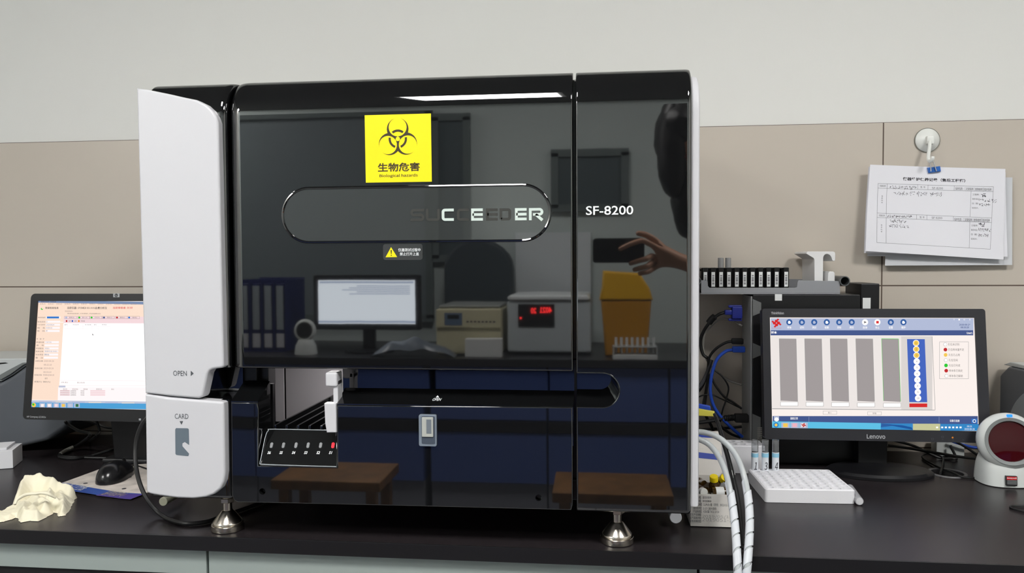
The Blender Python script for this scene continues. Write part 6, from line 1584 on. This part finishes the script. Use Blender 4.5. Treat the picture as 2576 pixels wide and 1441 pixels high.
# ------------------------------------------------------------------ the person taking the picture, mirrored in the right cover
m_skin = mat('skin', srgb(196, 146, 118), 0.5); m_hair = mat('hair_black', srgb(18, 16, 16), 0.5); m_shirt = mat('shirt_black', srgb(22, 22, 26), 0.8); m_trs = mat('trousers_dark', srgb(34, 36, 46), 0.8); m_shoe = mat('shoe_black', srgb(20, 20, 20), 0.4)
PE = thing('person', 'dark haired person in black clothes holding up a phone, mirrored in the right cover', 'person', (0.60, -1.62, FLOOR_Z))
iv = Matrix.Translation((-0.60, 1.62, -FLOOR_Z))
V_ = [(0.60, -1.62, 0.12), (0.57, -1.62, 0.30), (0.53, -1.61, 0.48), (0.475, -1.60, 0.64), (0.43, -1.585, 0.71), (0.365, -1.565, 0.76), (0.318, -1.545, 0.84), (0.312, -1.55, 0.91),
      (0.66, -1.60, 0.60), (0.60, -1.40, 0.39), (0.30, -1.245, 0.43), (0.215, -1.212, 0.458),
      (0.175, -1.205, 0.492), (0.140, -1.184, 0.508), (0.105, -1.168, 0.497), (0.068, -1.1695, 0.479),      # index
      (0.170, -1.206, 0.462), (0.152, -1.172, 0.452), (0.125, -1.1685, 0.445), (0.098, -1.1695, 0.436),      # middle
      (0.172, -1.208, 0.442), (0.155, -1.174, 0.430), (0.132, -1.1690, 0.424), (0.110, -1.1695, 0.418),     # ring
      (0.178, -1.210, 0.425), (0.160, -1.180, 0.414), (0.142, -1.172, 0.410), (0.126, -1.1705, 0.407),      # little
      (0.205, -1.222, 0.487), (0.178, -1.222, 0.512), (0.150, -1.212, 0.527), (0.122, -1.205, 0.531),      # thumb
      (0.385, -1.64, 0.60), (0.40, -1.72, 0.36), (0.46, -1.80, 0.14), (0.48, -1.82, 0.06),
      (0.69, -1.62, 0.05), (0.70, -1.60, -0.34), (0.70, -1.63, -0.70), (0.70, -1.54, -0.75),
      (0.51, -1.62, 0.05), (0.50, -1.60, -0.34), (0.50, -1.63, -0.70), (0.50, -1.54, -0.75), (0.306, -1.455, 0.835)]
E_ = [(0, 1), (1, 2), (2, 3), (3, 4), (4, 5), (5, 6), (6, 7), (2, 8), (8, 9), (9, 10), (10, 11), (11, 12), (12, 13), (13, 14), (14, 15), (11, 16), (16, 17), (17, 18), (18, 19), (11, 20), (20, 21), (21, 22), (22, 23), (11, 24), (24, 25), (25, 26), (26, 27), (11, 28), (28, 29), (29, 30), (30, 31), (2, 32), (32, 33), (33, 34), (34, 35), (0, 36), (36, 37), (37, 38), (38, 39), (0, 40), (40, 41), (41, 42), (42, 43), (6, 44)]
F4 = [.0095, .0085, .008, .007]
R_ = [(.15, .11), (.135, .10), (.15, .11), (.075, .07), (.052, .052), (.062, .066), (.076, .092), (.062, .074), .058, .042, .028, (.034, .020)] + F4 * 4 + [.011, .011, .010, .008] + [.055, .040, .027, .032, .085, .058, .042, .045, .085, .058, .042, .045, .014]
body_ = skin('body', [iv @ Vector(v) for v in V_], E_, R_, m_skin, 2, PE)


def garment(name, idx, grow, m_s):
    mp = {i: k for k, i in enumerate(idx)}
    ed = [(mp[a], mp[b]) for a, b in E_ if a in mp and b in mp]
    g = lambda r: tuple(q + grow for q in r) if hasattr(r, '__len__') else r + grow
    return skin(name, [iv @ Vector(V_[i]) for i in idx], ed, [g(R_[i]) for i in idx], m_s, 2, PE)


V_.append((0.635, -1.50, 0.495)); V_.append((0.393, -1.685, 0.46)); E_ += [(8, 45), (32, 46)]; R_ += [.055, .050]
garment('shirt', [0, 1, 2, 3, 8, 45, 32, 46], 0.014, m_shirt)
garment('trousers', [0, 36, 37, 38, 40, 41, 42], 0.016, m_trs)
for i in (38, 42):
    x = V_[i][0]; MB().prism(rrect(x - 0.05, -1.70, x + 0.05, -1.43, 0.045), FLOOR_Z + 0.0005, FLOOR_Z + 0.075, I4, 0.025).build('shoe', m_shoe, PE)
hb = MB().ball((0.325, -1.575, 0.875), (0.122, 0.118, 0.145), seg=28, rings=18)
hv = [Vector(v) for v in hb.V]
for v in hb.V:
    if v.y > -1.52 and v.z < 0.92: v.y = -1.52 - 0.15 * (v.y + 1.52)
    v += noise.noise_vector(v / 0.05) * 0.006
for c, r_ in (((0.262, -1.525, 0.83), (0.055, 0.075, 0.17)), ((0.325, -1.575, 0.66), (0.06, 0.06, 0.14)), ((0.285, -1.50, 0.90), (0.065, 0.055, 0.075))):
    n0 = len(hb.V); hb.ball(c, r_, seg=24, rings=16)
    for v in hb.V[n0:]: v += noise.noise_vector(v / 0.04) * 0.010
hb.build('hair', m_hair, PE)
for s in (-1, 1): MB().ball((0.308 + s * 0.032, -1.472, 0.868), (0.013, 0.008, 0.008), seg=12, rings=8).build('eye', m_hair, PE)
MB().ball((0.306, -1.478, 0.795), (0.024, 0.010, 0.007), seg=12, rings=8).build('mouth', mat('lips', srgb(150, 84, 78), 0.5), PE)
PH = thing('smartphone', 'black smartphone held sideways by the person before the analyzer', 'phone', (0.07, -1.188, 0.478))
MB().prism(rrect(-0.0775, -0.0375, 0.0775, 0.0375, 0.009), -0.004, 0.004, frame((0.07, -1.188, 0.478), (-1, 0, 0), (0, 0, 1)), 0.0015, back=True).build('phone_body', m_blk2, PH)
